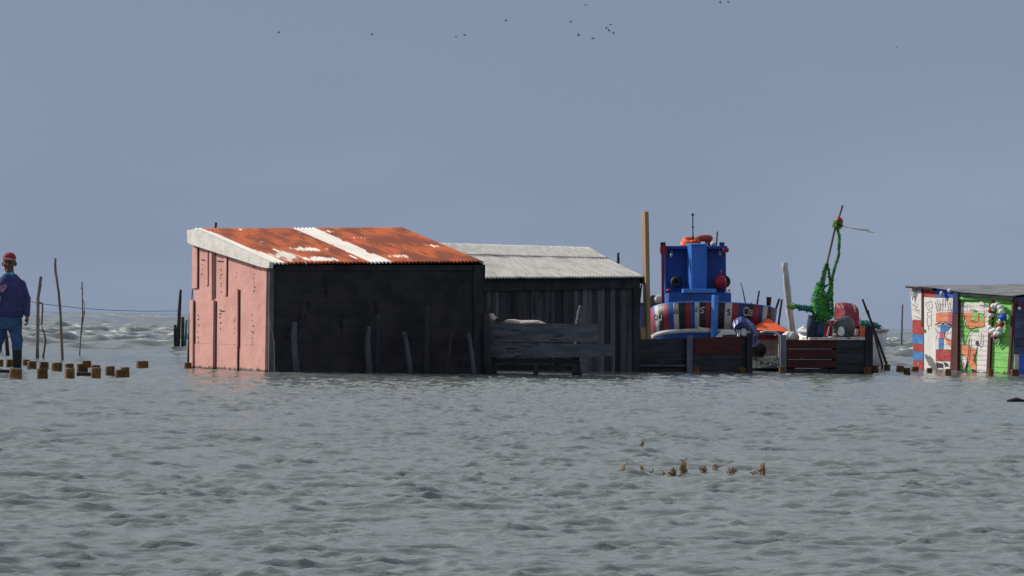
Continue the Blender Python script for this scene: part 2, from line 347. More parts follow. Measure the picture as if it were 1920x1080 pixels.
# ------------------------------------------------------------------ helpers for sheds
def corrugated(name, RL, RR, ER, EL, ncor, amp, mats, parent, rows=24, white=None, wob=.006):
    cols = ncor * 8 + 1; vs = []; uvs = []; n = (RR - RL).cross(EL - RL).normalized()
    if n.z < 0: n = -n
    for j in range(rows + 1):
        v = j / rows
        for i in range(cols):
            u = i / (cols - 1)
            p = (RL * (1 - u) + RR * u) * (1 - v) + (EL * (1 - u) + ER * u) * v
            p = p + n * (amp * math.sin(2 * math.pi * ncor * u) + wob * noise.noise(Vector((u * 14, v * 3, 2.2))))
            if j == rows: p = p + (EL - RL).normalized() * .02 * noise.noise(Vector((u * 22, 5, 1)))
            vs.append(p); uvs.append((u, v))
    base = BASE[parent.name]; me = bpy.data.meshes.new(name)
    fs = [[j * cols + i, j * cols + i + 1, (j + 1) * cols + i + 1, (j + 1) * cols + i] for j in range(rows) for i in range(cols - 1)]
    me.from_pydata([p - base for p in vs], [], fs); me.materials.append(M[mats])
    uv = me.uv_layers.new(name='UVMap')
    for l in me.loops: uv.data[l.index].uv = uvs[l.vertex_index]
    for p in me.polygons: p.use_smooth = True
    if white:
        at = me.attributes.new('white', 'FLOAT', 'POINT'); at.data.foreach_set('value', [white(u, v) for u, v in uvs])
    me.update(); o = bpy.data.objects.new(name, me); C.objects.link(o); o.parent = parent; BASE[o.name] = base
    md = o.modifiers.new('sheet', 'SOLIDIFY'); md.thickness = .006; md.offset = -1
    return o
def vplane(A, B):                        # vertical plane through two points, normal towards the camera
    n = (B - A).cross(Z); n.z = 0; n.normalize()
    if n.dot(CAM - A) < 0: n = -n
    return (A, n)
DOWN = Vector((0, 0, -.45))

# ------------------------------------------------------------------ rust-roofed shed
DN, DL, DR = 46.65, 48.85, 48.25
A = P(503, 698, DN); Bq = P(363, 691, DL); Cq = P(903, 703, DR)
for q in (A, Bq, Cq): q.z = -.35
shed = thing('fishing_shed', 'tin shed with rust-orange corrugated roof and pink boarded side wall', 'shed', Vector((A.x, A.y, 0)))
plP = vplane(A, Bq); plF = vplane(A, Cq); nP, nF = plP[1], plF[1]
w = MB()
w.prism([on(plP, 364, 692) + DOWN, on(plP, 501, 698) + DOWN, on(plP, 502, 503), on(plP, 365, 447)], -nP * .03)
# black seams, nail rows and painted-in batten shadows on the pink wall
for x, y0, y1 in ((380, 495, 515), (415, 505, 550), (413, 580, 625), (477, 500, 545), (474, 590, 690), (441, 570, 690), (372, 590, 640), (444, 510, 520)):
    y = y0
    while y < y1:
        w.ribbon([on(plP, x + R(-2, 2), y, .002), on(plP, x + R(-1.5, 1.5), y + R(1, 3), .002)], R(.008, .022), nP, 1); y += R(5, 14)
for x0, y0, x1, y1 in ((378, 487, 385, 488), (408, 489.5, 424, 491), (432, 483, 455, 489), (414, 583, 421, 584), (460, 692, 492, 693)):
    w.ribbon([on(plP, x0, y0, .002), on(plP, x1, y1, .002)], .02, nP, 1)
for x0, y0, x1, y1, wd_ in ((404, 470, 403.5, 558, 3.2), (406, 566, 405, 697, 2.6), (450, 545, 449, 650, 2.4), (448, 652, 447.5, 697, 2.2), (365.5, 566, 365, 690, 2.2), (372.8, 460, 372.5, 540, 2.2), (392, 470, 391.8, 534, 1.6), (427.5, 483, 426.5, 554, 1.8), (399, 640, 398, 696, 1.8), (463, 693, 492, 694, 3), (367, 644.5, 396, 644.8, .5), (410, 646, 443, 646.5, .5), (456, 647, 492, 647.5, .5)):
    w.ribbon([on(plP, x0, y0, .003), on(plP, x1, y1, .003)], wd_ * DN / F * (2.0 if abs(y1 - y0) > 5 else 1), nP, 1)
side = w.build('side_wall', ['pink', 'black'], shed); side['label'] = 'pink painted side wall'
def batten(x0, y0, x1, y1, wd, dep=.05):
    bm = MB(); k = .5 * wd
    q = [on(plP, x0 - k, y0, .001), on(plP, x0 + k, y0, .001), on(plP, (x0 + x1) / 2 + k + R(-.4, .4), (y0 + y1) / 2, .001), on(plP, x1 + k, y1, .001), on(plP, x1 - k, y1, .001), on(plP, (x0 + x1) / 2 - k, (y0 + y1) / 2, .001)]
    bm.prism(q, nP * dep); return bm.build('batten', 'pink', shed)
for a_ in ((367.5, 458, 367, 540, 9, .025), (389, 468, 389, 535, 4.0, .018), (397.5, 472, 397.5, 562, 5, .03), (424.5, 480, 423.5, 554, 4.5, .02),
           (401.5, 563, 400, 697, 4.5, .035), (446.5, 542, 446, 650, 3.6, .03), (445, 651, 444.5, 698, 4.5, .025), (361.5, 562, 361, 692, 6, .03),
           (497.5, 500, 494, 699, 9, .018)): batten(*a_)
bm = MB(); bm.prism([on(plP, *q, .09) for q in ((359.5, 432), (376, 429.5), (515, 492), (513, 503), (500, 501.5), (366, 458.5), (360, 455))], -nP * .075)
bm.build('bargeboard', 'cream', shed)['label'] = 'peeling white bargeboard'
# pale patch boards on the pink wall
bm = MB()
for x0, x1, y0 in ((366, 396, 644.5), (409, 443, 646), (455, 492, 647)):
    bm.prism([on(plP, x0, y0 + 48, .001), on(plP, x1, y0 + 49, .001), on(plP, x1, y0 + .6, .001), on(plP, x0, y0, .001)], nP * .008)
bm.build('patch_board', 'pink', shed)
# front wall, tarred boards
w = MB(); w.boards(on(plF, 505, 699) + DOWN, on(plF, 903, 703) + DOWN, on(plF, 903, 497), on(plF, 507, 502), 11, nF, 'h', .002, .03, .002)
w.build('front_wall', 'tar', shed)['label'] = 'black tarred board front wall'
def fpost(x0, x1, y0, y1, off, mt, nm, DOWN=DOWN):
    bm = MB(); bm.prism([on(plF, x0, y1, .008) + DOWN, on(plF, x1, y1, .008) + DOWN, on(plF, x1, y0, .008), on(plF, x0, y0, .008)], nF * off); return bm.build(nm, mt, shed)
fpost(503.5, 512.5, 503, 699, .03, 'bluepole', 'corner_board'); fpost(887, 904, 497, 703, .03, 'tarpost', 'corner_board')
fpost(515, 885, 497, 507, .02, 'tarpost', 'eave_board', 0 * Z)
# right and back walls
Rb = P(757, 690, DR + 2.2); Rb.z = -.35
zr = P(903, 497, DR).z; zb = P(757, 435, DR + 2.2).z; zl = P(365, 440, DL).z
w = MB(); w.prism([Cq, Rb, Vector((Rb.x, Rb.y, zb)), Vector((Cq.x, Cq.y, zr))], -(vplane(Cq, Rb)[1]) * .03)
w.build('end_wall', 'tar', shed)
w = MB(); w.prism([Bq, Rb, Vector((Rb.x, Rb.y, zb)), Vector((Bq.x, Bq.y, zl))], Vector((.05, .1, 0)).normalized() * .03); w.build('back_wall', 'tar', shed)
def whitef(u, v):
    q = 0.0
    e = .012 * noise.noise(Vector((v * 9, 1, 3)))
    if .458 + e < u < .560 + e: q = .75
    if u < .035 + .03 * v: q = max(q, .7)
    def blob(cu, cv, ru, rv, s):
        d = ((u - cu) / ru) ** 2 + ((v - cv) / rv) ** 2; return s * math.exp(-d)
    q = max(q, blob(.12, .82, .12, .28, .55), blob(.30, .62, .13, .10, .60), blob(.26, .9, .13, .09, .60), blob(.17, .42, .04, .06, .45), blob(.43, .85, .05, .10, .45), blob(.20, .04, .09, .04, .45),
            blob(.66, .84, .07, .08, .62), blob(.93, .55, .05, .06, .60), blob(.73, .55, .05, .04, .42), blob(.66, .30, .10, .04, .45), blob(.58, .12, .05, .05, .5), blob(.30, .10, .05, .04, .40), blob(.5, .15, .1, .1, .3))
    return q + .10 * noise.noise(Vector((u * 30, v * 5, 0))) + .02
RL, RR_, ER, EL = P(366, 429.5, DL + .1), P(757, 427.5, DR + 2.35), P(908, 491.5, DR - .12), P(511, 494.5, DN - .1)
corrugated('roof', RL, RR_, ER, EL, 56, .016, 'rust', shed, 40, whitef)['label'] = 'rusty corrugated roof with one whitewashed sheet'
bm = MB(); bm.prism([P(757, 431, DR + 2.3), P(906, 493.5, DR), P(908, 510, DR), P(899, 508, DR + .15), P(757, 444, DR + 2.3)], Vector((-.04, 0, 0))); bm.build('end_bargeboard', 'tarpost', shed)

# ------------------------------------------------------------------ grey-roofed shed
DA, DB = 51.6, 53.6
gshed = thing('plank_shed', 'grey plank shed with pale corrugated cement roof behind the rust-roofed shed', 'shed', Vector((P(1198, 695, DB).x, DB, 0)))
gA = P(862, 697, DA); gB = P(1197, 695, DB); gA.z = gB.z = -.3
plG = vplane(gA, gB); nG = plG[1]
w = MB(); w.boards(on(plG, 862, 700) + DOWN, on(plG, 1196, 697) + DOWN, on(plG, 1196, 523), on(plG, 862, 524), 30, nG, 'v', .008, .03, .008)
w.build('front_wall', 'greywood', gshed)
w = MB(); w.prism([on(plG, 905, 546, .012), on(plG, 1197, 540, .012), on(plG, 1197, 524, .012), on(plG, 905, 525, .012)], nG * .04); w.build('eave_beam', 'tarpost', gshed)
bm = MB(); bm.prism([on(plG, 1186, 697, .012) + DOWN, on(plG, 1197, 697, .012) + DOWN, on(plG, 1198, 524, .012), on(plG, 1186, 524, .012)], nG * .03); bm.build('corner_board', 'tarpost', gshed)
gE = P(1098, 690, DB + 2.3); gE.z = -.3; gD = P(800, 690, DA + 2.3); gD.z = -.3
w = MB(); w.prism([gB, gE, Vector((gE.x, gE.y, P(1098, 470, DB + 2.3).z)), Vector((gB.x, gB.y, P(1197, 524, DB).z))], Vector((-.03, 0, 0))); w.build('end_wall', 'greywood', gshed)
w = MB(); w.prism([gD, gE, Vector((gE.x, gE.y, P(1098, 470, DB + 2.3).z)), Vector((gD.x, gD.y, P(800, 462, DA + 2.3).z))], Vector((0, .03, 0))); w.build('back_wall', 'greywood', gshed)
def gp(x, y, u): return P(x, y, u)
corrugated('roof_sheet', P(800, 456, DA + 2.4), P(1107, 464.5, DB + 2.4), P(1142, 485, DB + 1.55), P(840, 477.5, DA + 1.5), 56, .016, 'cement', gshed, 10)
corrugated('roof_sheet', P(838, 477.5, DA + 1.52) - Z * .008, P(1140, 484.8, DB + 1.60) - Z * .004, P(1210, 520, DB - .12), P(896, 522, DA - .1), 56, .016, 'cement', gshed, 16)
bm = MB(); bm.prism([P(1107, 468, DB + 2.4), P(1209, 521, DB), P(1209, 533, DB), P(1202, 531, DB + .1), P(1107, 478, DB + 2.4)], Vector((-.04, 0, 0))); bm.build('bargeboard', 'tarpost', gshed)

# ------------------------------------------------------------------ poles
def wavy(pts, wd, D, sub=4, amp=.3):
    out = []
    for (x0, y0), (x1, y1) in zip(pts, pts[1:]):
        for i in range(sub): t_ = i / sub; out.append((x0 + (x1 - x0) * t_ + (R(-amp, amp) if out else 0), y0 + (y1 - y0) * t_))
    out.append(pts[-1]); n = len(out)
    return [P(x, y, D) for x, y in out], [((wd[0] + (wd[1] - wd[0]) * i / (n - 1)) * D / F / 2) * R(.9, 1.1) for i in range(n)]
def pole(pts, wd, label, m='pole', D=None, name='mooring_pole', cat='pole', group='rough poles standing in the water', extra=None, ybase=None, amp=.3):
    x, y = pts[-1]
    if D is None: D = W(x, y).y
    pp, rr = wavy(pts, wd, D, amp=amp)
    if pp[-1].z > -.3: pp.append(pp[-1] + (pp[-1] - pp[-3]).normalized() * .02 + Vector((0, 0, min(-.3 - pp[-1].z, -.1)))); rr.append(rr[-1])
    bm = MB(); bm.tube(pp, rr, 8, 0, .10)
    for e in (extra or []):
        ep, er = wavy(e[0], e[1], D, 3, .2); bm.tube(ep, er, 6, 0, .1)
    base = Vector((pp[-1].x, pp[-1].y, 0))
    return tag(bm.build(name, m, loc=base), label, cat, group)
pole([(76.5, 518), (74, 540), (71, 560), (71, 601), (70, 671.5)], (6.5, 7), 'thick bowed pole just right of the walking man, second behind the stumps', extra=[([(74, 567), (79, 569), (80, 580), (78, 610)], (3.2, 3.6))])
pole([(79, 613), (83, 625), (86, 639), (83, 655), (80.5, 671)], (2.2, 4.5), 'short crooked pole beside the foot of the thick bowed pole', D=56)
pole([(104, 484), (103.5, 507), (110, 547), (114, 601), (117, 675)], (4.2, 6), 'tallest pole on the left, leaning and bending left at its top')
pole([(153.8, 528), (154.5, 560), (155, 590), (152, 622), (149, 667)], (2.4, 3), 'thin knotted pole with a side branch, right of the tallest left pole', extra=[([(155, 560), (159, 572), (158.5, 588), (155, 605), (153, 625)], (1.2, 1.6)), ([(151.5, 540), (154.5, 541)], (2, 2)), ([(158, 583), (158, 588)], (2.6, 2.6))])
pole([(11, 622), (13, 645), (14, 667)], (6, 9), 'short dark post behind the legs of the walking man', 'darkpole')
pole([(2, 652), (6, 668), (10, 672)], (1.5, 1.5), 'thin bent twig in the water beside the man', 'darkpole', D=57)
for i, (pts, wd, lab, mm) in enumerate([
    ([(339, 543), (336, 585), (333, 657)], (4.5, 9), 'tallest dark pole in the cluster left of the pink wall', 'darkpole'),
    ([(328, 609), (328, 646)], (5, 5), 'shortest dark post at left edge of the cluster by the pink wall', 'darkpole'),
    ([(343, 594), (342, 658)], (6, 6), 'dark pole right of the tallest in the cluster by the pink wall', 'darkpole'),
    ([(350, 600), (346, 661)], (4, 5), 'slim dark pole in the cluster by the pink wall, mossy green', 'netteal'),
    ([(358, 580), (354, 662)], (6, 6), 'dark post closest to the pink wall in its cluster', 'darkpole'),
    ([(361, 541), (357, 590), (354, 645)], (2.5, 3), 'pale thin stick leaning on the pink wall edge', 'pole')]):
    pole(pts, wd, lab, mm, D=70 if i < 4 else 52, group='pole cluster left of the pink wall')
pole([(405, 417), (403, 440), (402, 600)], (4.5, 6), 'pole whose tip pokes above the ridge of the rusty roof', 'darkpole', D=60)
pole([(1159.5, 474), (1159, 500), (1158, 600)], (4.5, 7), 'pole whose tip pokes above the grey cement roof', 'darkpole', D=60)
# leaning poles in front of the black wall
for pts, wd, lab, mm in [([(552, 604), (551, 630), (556, 696)], (11, 13), 'bleached pole standing left before the black shed wall', 'stake'),
                         ([(692, 612), (689, 640), (693, 700)], (8, 13), 'bluish pole second from left before the black shed wall', 'stake'),
                         ([(709, 588), (708, 640), (706, 700)], (9, 11), 'black post beside the second bluish pole before the black wall', 'tarpost'),
                         ([(757, 622), (763, 650), (770, 701)], (9, 10), 'bleached pole leaning at middle of the black shed wall', 'stake'),
                         ([(801, 573), (800, 630), (799, 702)], (10, 13), 'tallest black post before the black shed wall', 'tarpost'),
                         ([(845, 626), (843, 660), (833, 702)], (5, 8), 'slim pole leaning right against the black shed wall', 'darkpole'),
                         ([(878, 625), (884, 660), (889, 702)], (8, 9), 'bluish pole leaning left near right corner of the black wall', 'stake')]:
    D = 46.4 + (pts[-1][0] - 503) / 400 * 1.55
    pole(pts, wd, lab, mm, D=D, group='poles before the black shed wall')
pole([(911, 587), (912, 640), (913, 703)], (15, 17), 'thick black post at left end of the plank barrier', 'tarpost', D=48.2)
pole([(506, 604), (514, 640), (515, 690)], (1.8, 1.8), 'pale frayed rope hanging at the pink wall corner', 'rope', D=46.4, name='hanging_rope', cat='rope', group='ropes')
pole([(1471, 493), (1476, 540), (1480, 580), (1488, 640)], (12.5, 13), 'thick chalk-white pole leaning left beside the green net figure', 'whitepole', D=58, amp=.1)
pole([(1617, 561), (1632, 600), (1662, 681)], (4, 5), 'long dark stick leaning left at the end of the maroon jetty', 'darkpole', D=61)
pole([(1627, 582), (1640, 630), (1654, 684)], (4, 4.5), 'shorter dark stick leaning beside the maroon jetty end', 'darkpole', D=61.5)
pole([(1692.5, 571), (1691, 600), (1690.5, 640), (1690, 678)], (3, 4.5), 'lone thin pole between the jetty and the painted hut', 'pole', extra=[([(1690, 662), (1690, 677)], (6.5, 7.5))])
for pts, wd, lab, mm in [([(1389, 530), (1393, 545), (1398, 572)], (1.6, 2.4), 'thinnest bent stick behind the boat bulwark', 'darkpole'),
                         ([(1423.5, 545), (1421, 560), (1419, 576)], (3.2, 3.5), 'straight dark stick in the middle behind the boat bulwark', 'darkpole'),
                         ([(1408, 567), (1411, 590)], (2.4, 2.8), 'stick tip barely showing above the boat bulwark', 'darkpole'),
                         ([(1461, 560), (1452, 590), (1448, 630)], (4, 6), 'left of two crossed dark poles behind the orange canopy', 'darkpole'),
                         ([(1466, 561), (1462, 590), (1457, 630)], (4, 5), 'right of two crossed dark poles behind the orange canopy', 'darkpole')]:
    pole(pts, wd, lab, mm, D=66, group='sticks behind the blue boat')
# thin rope from the poles to the shed
bm = MB(); D0 = 56
rp = [(-30, 560), (20, 565), (58, 566), (72, 569), (107, 573), (156, 578.5), (215, 582), (270, 583.5), (336, 583)]
bm.tube([P(x, y, D0 + (x - 60) / 276 * 10) for x, y in rp], .0065, 6)
tag(bm.build('mooring_line', 'rope', loc=W(72, 671)), 'thin slack rope strung from the thick bowed pole towards the sheds', 'rope')

# ------------------------------------------------------------------ stumps
def proto_stump(seed):
    random.seed(seed); bm = MB(); n = 16; rings = []
    off = [1 + R(-.07, .07) for _ in range(n)]
    for z, s in ((-3, .97), (-.2, 1.0), (.35, 1.01), (.7, .98), (.93, 1.0), (1.0, .93)):
        rings.append([Vector((math.cos(6.283 * i / n) * s * off[i], math.sin(6.283 * i / n) * s * off[i], z + (R(-.05, .05) if z > .9 else 0))) for i in range(n)])
    bm.loft(rings[:-1] + [rings[-1]], 0, True); k = len(bm.f) - 1; bm.m[k] = 1; bm.s[k] = False
    return bm
stump_src = []
def stump(cx, ty, by, wd, label, group):
    L = W(cx, by); D = L.y; r = wd * D / F / 2; h = (by - ty) * D / F
    k = len(stump_src)
    if k < 3: o = proto_stump(20 + k).build('post_stump', ['stump', 'cut'], loc=(0, 0, 0)); stump_src.append(o)
    else: o = stump_src[random.randrange(3)].copy(); C.objects.link(o); 
    if k >= 3: stump_src.append(o)
    o.location = (L.x, L.y, -.01); o.scale = (r, r, h); o.rotation_euler = (R(-.04, .04), R(-.04, .04), R(0, 6.28))
    return tag(o, label, 'stump', group)
gl = 'cut-off stumps of the flooded walkway on the left'
c1 = lambda cx, ty, by, wd: (cx / 3.724, 440 + ty / 3.724, 440 + by / 3.724, wd / 3.724)
for q, lab in [((4, 868, 922, 36), 'stump cut by the left frame edge beside the man'), ((68, 868, 928, 56), 'stump just left of the boot of the man'),
               ((182, 868, 915, 50), 'small stump at rear right of the boot of the man'), ((222, 880, 940, 62), 'stump in the rear row one step right of the boot'),
               ((307, 885, 937, 62), 'rear row stump right behind another brown stump, below the bowed pole'), ((397, 890, 955, 72), 'rear row stump standing free below the tallest left pole'),
               ((485, 897, 934, 62), 'stump half hidden behind the front stump, middle of the group'), ((575, 898, 965, 75), 'wide ochre stump in the middle of the left group'),
               ((605, 877, 928, 62), 'dark stump right behind the wide ochre stump'), ((668, 906, 937, 66), 'stump half hidden behind a front stump right of the ochre one'),
               ((107, 932, 1006, 88), 'largest front stump at the foot of the man'), ((296, 932, 1004, 74), 'front row stump second from the left'),
               ((487, 928, 1000, 66), 'front row stump third from the left'), ((668, 925, 1000, 70), 'reddish front row stump fourth from the left'),
               ((770, 915, 988, 66), 'stump with ochre left side near the right end of the left group'), ((838, 940, 998, 72), 'dark low stump overlapping its neighbour at right end of left group'),
               ((872, 923, 993, 62), 'rightmost stump of the tight group on the left'), ((993, 878, 932, 82), 'broad stump alone in the water between the group and the shed')]:
    stump(*c1(*q), lab, gl)
stump(352, 679, 691, 14, 'small stump at the foot of the pink wall', gl)
gr = 'cut-off stumps along the jetty and hut on the right'
c6 = lambda cx, ty, by, wd: (1400 + cx / 3.085, 370 + ty / 3.085, 370 + by / 3.085, wd / 3.085)
c7s = lambda cx, ty, by, wd: (1670 + cx / 5.144, 510 + ty / 5.144, 510 + by / 5.144, wd / 5.144)
for q, lab in [(c6(205, 975, 1020, 36), 'stump before the left post of the maroon jetty'), (c6(445, 972, 1018, 45), 'stump before the middle of the maroon jetty'),
               (c6(697, 980, 1025, 42), 'ochre stump before the right post of the maroon jetty'), (c6(740, 970, 1018, 45), 'dark stump touching the right end of the maroon jetty'),
               (c6(810, 965, 1008, 38), 'stump alone right of the maroon jetty'), (c6(888, 973, 1012, 45), 'left one of the stumps between lone thin pole and painted hut'),
               (c7s(160, 922, 992, 66), 'front stump just right of the lone thin pole'), (c7s(235, 910, 968, 72), 'stump before the red corner of the painted hut'),
               (c7s(373, 922, 978, 55), 'stump before the white door of the painted hut'), (c7s(555, 932, 998, 55), 'stump left of the dark post of the painted hut'),
               (c7s(962, 932, 1008, 55), 'stump at the foot of the brown post between green panels'), (c7s(1200, 932, 1005, 80), 'stump below the right corner of the painted hut'),
               ((1305, 688, 700, 12), 'dark stump before the fence under the boat'), ((1390, 688, 700, 15), 'dark stump before right end of the fence under the boat')]:
    stump(*q, lab, gr)
random.seed(31)
for x0, x1, y, lab in ((-20, 15, 699.5, 'dark sunken plank at left frame edge among the stumps'), (142, 166, 705, 'dark sunken plank between two front stumps')):
    a, b = W(x0, y), W(x1, y + .6); bm = MB(); d = (b - a) / 2
    bm.box((a + b) / 2 + Vector((0, .2, .02)), d, Vector((0, .12, 0)), Vector((0, 0, .03)), 0)
    tag(bm.build('sunken_plank', 'darkpole', loc=(a + b) / 2), lab, 'plank', 'sunken walkway planks')

# ------------------------------------------------------------------ plank barrier and sacks before the grey shed
Dq = 48.6
bar = thing('plank_barrier', 'weathered grey plank barrier standing before the grey shed', 'barrier', Vector((W(1000, 705).x, Dq, 0)))
Y1 = Vector((0, .06, 0))
def bpoly(pts, D, m, par, nm, th=.05):
    bm = MB(); bm.prism([P(x, y, D) for x, y in pts], Vector((0, th, 0))); return bm.build(nm, m, par)
bpoly([(918, 606), (1060, 607), (1121, 608), (1122, 641), (918, 641)], Dq, 'boards', bar, 'board')
bm = MB(); bm.prism([P(x, y, Dq - .04) for x, y in [(917, 643), (1151, 645), (1150, 667), (1105, 670), (918, 670)]], Vector((0, .05, 0)))
for x, y, dx in ((960, 660, 5), (981, 661, 1), (994, 662, -5), (1042, 664, 0), (1090, 665, 2), (1099, 665, 2)):
    bm.ribbon([P(x - dx, y - 2, Dq - .045), P(x, y + 1.5, Dq - .045), P(x + abs(dx) * .3, y + 3, Dq - .045)], .018, Vector((0, -1, 0)), 1)
bm.build('board', ['boards', 'grey'], bar)
bpoly([(930, 673), (1090, 674), (1088, 681), (930, 682)], Dq + .05, 'fence', bar, 'board')
bpoly([(925, 684), (1080, 686), (1078, 694), (925, 694)], Dq + .12, 'tarpost', bar, 'board')
for x0, x1, y0, y1 in ((918, 932, 669, 712), (1072, 1090, 669, 712), (1000, 1010, 684, 712)): bpoly([(x0, y0), (x1, y0), (x1 - 1, y1), (x0, y1)], Dq + .04, 'fence', bar, 'leg', .1)
bpoly([(1086, 668), (1100, 668), (1099, 699), (1093, 702), (1088, 690)], Dq - .06, 'boards', bar, 'brace', .04)
pole([(1091, 574), (1088, 585), (1085, 607), (1085, 640)], (10, 15), 'broken knobbly post stub rising above the plank barrier', 'boards', D=49.0)
bm = MB()
for x, y, rx, rz in ((922, 596, .07, .10), (935, 600, .14, .06), (962, 602, .18, .05), (1000, 603, .18, .045), (1015, 605, .09, .03), (985, 604, .2, .05)): bm.ell(P(x, y + 2, 49.6), rx, .2, rz, 0, 16, 10, .25)
bm.ell(P(975, 612, 49.6), .5, .25, .07, 0, 16, 8, .1)
tag(bm.build('sack_heap', 'sand', loc=P(965, 640, 49.6), remesh=.02, smooth_it=3), 'pale heap of sacking behind the top board of the plank barrier', 'sacks')
bm = MB(); bm.prism([P(925, 603, 49.3), P(930, 597, 49.3), P(962, 587, 49.3), P(968, 583, 49.3), P(958, 596, 49.3), P(940, 604, 49.3)], Vector((0, .04, 0)))
tag(bm.build('driftwood_board', 'greywood', loc=P(945, 604, 49.3)), 'dark splintered board lying on the pale sacks', 'board')

# ------------------------------------------------------------------ timber post, fence, jetty
def sqpost(x0, y0, x1, y1, D, a, ang, m, name, label, cat, group=None, b=None):
    t0, t1 = P(x0, y0, D), P(x1, y1, D); t1 = t1 + (t1 - t0).normalized() * max(0, (t1.z + .4)); bm = MB()
    ax = Vector((math.cos(ang), math.sin(ang), 0)) * a / 2; ay = Vector((-math.sin(ang), math.cos(ang), 0)) * (b or a) / 2
    bm.loft([[c - ax - ay, c + ax - ay, c + ax + ay, c - ax + ay] for c in (t0, t1)], 0, False)
    return tag(bm.build(name, m, loc=Vector((t1.x, t1.y, 0))), label, cat, group)
sqpost(1209.5, 397, 1214, 640, 54.95, .078, math.radians(22), 'timber', 'timber_post', 'tall square sawn timber post beside the grey shed', 'post', b=.15)
sqpost(1201, 614, 1203, 640, 54.75, .13, math.radians(38), 'timber', 'timber_block', 'short stubby brown post at foot of the tall timber post', 'post')
pole([(1203, 533), (1199, 570), (1197, 620)], (3, 4), 'dark batten leaning between grey shed and timber post', 'darkpole', D=53.9)
fen = thing('plank_fence', 'dark low plank fence in front of the blue boat', 'fence', Vector((P(1295, 698, 54.6).x, 54.6, 0)))
def fp(x, y): return P(x, y, 54.2 + (x - 1190) / 220 * 1.2)
nf = Vector((-.05, -1, 0)).normalized()
w = MB(); w.boards(fp(1186, 702) + DOWN * .5, fp(1404, 700) + DOWN * .5, fp(1404, 630), fp(1186, 637), 4, nf, 'h', .001, .03, .012); w.build('board', 'fence', fen)
bm = MB(); bm.prism([fp(1301, 633) + nf * .016, fp(1389, 632) + nf * .016, fp(1389, 663) + nf * .016, fp(1301, 664) + nf * .016], nf * .012); bm.build('red_panel', 'maroon', fen)
for x0, x1, y0 in ((1288, 1299, 629), (1401, 1411, 625)):
    bm = MB(); bm.prism([fp(x0, y0) + nf * .03, fp(x1, y0) + nf * .03, fp(x1, 702) + nf * .03 + DOWN * .5, fp(x0, 702) + nf * .03 + DOWN * .5], nf * .1); bm.build('post', 'bluepole' if x0 < 1300 else 'tarpost', fen)
bm = MB(); bm.prism([fp(1186, 684) + nf * .02, fp(1286, 684) + nf * .02, fp(1286, 687) + nf * .02, fp(1186, 687) + nf * .02], nf * .05); bm.build('rail', 'boards', fen)

jet = thing('maroon_jetty', 'maroon plank jetty box with white deck under the green net figure', 'jetty', Vector((P(1550, 700, 56.8).x, 56.8, 0)))
def jp(x, y, d=0): return P(x, y, 56.6 + d)
nj = Vector((0, -1, 0))
for y0, y1 in ((637, 652.5), (655.5, 672.5), (675.5, 689)):
    bm = MB(); bm.prism([jp(1474, y0), jp(1568, y0 + .5), jp(1568, y1), jp(1474, y1 - .5)], -nj * .04); bm.build('board', 'maroon', jet)
w = MB(); w.boards(jp(1568, 703) + DOWN * .4, jp(1624, 703) + DOWN * .4, jp(1624, 637), jp(1568, 637), 4, nj, 'h', .006, .04, .006); w.build('end_boards', 'fence', jet)
bm = MB(); bm.prism([jp(1474, 637, .35), jp(1624, 638, .35), jp(1624, 704, .35), jp(1474, 704, .35)], Vector((0, .03, 0))); bm.build('backing', 'black', jet)
bm = MB(); bm.prism([jp(1474, 692), jp(1568, 692), jp(1568, 704), jp(1474, 704)], Vector((0, .04, 0))); bm.build('bottom_board', 'tarpost', jet)
bm = MB()
for y0 in (653.6, 673.4): bm.prism([jp(1476, y0, .02), jp(1560, y0 + .3, .02), jp(1560, y0 + 1.3, .02), jp(1476, y0 + 1.2, .02)], Vector((0, .015, 0)))
bm.prism([jp(1490, 690, .0), jp(1538, 690.2, .0), jp(1538, 691.4, .0), jp(1490, 691.3, .0)], Vector((0, .015, 0)))
bm.ell(jp(1503.5, 672.5, -.02), .014, .01, .012, 0, 8, 6)
bm.build('pale_edge', 'strake', jet)
bm = MB(); bm.prism([jp(1518, 637.5, -.05), jp(1622, 637.5, -.05), jp(1622, 632, -.05), jp(1518, 633, -.05)], Vector((0, 1.4, 0))); bm.build('deck', 'grubby', jet)
for x0, x1, y0, mm, dd in ((1464, 1474.5, 628, 'bluepole', -.05), (1623, 1637, 611, 'tarpost', -.06)):
    bm = MB(); bm.prism([jp(x0, y0, dd), jp(x1, y0, dd), jp(x1, 704, dd) + DOWN * .4, jp(x0, 704, dd) + DOWN * .4], Vector((0, .15, 0))); bm.build('post', mm, jet)

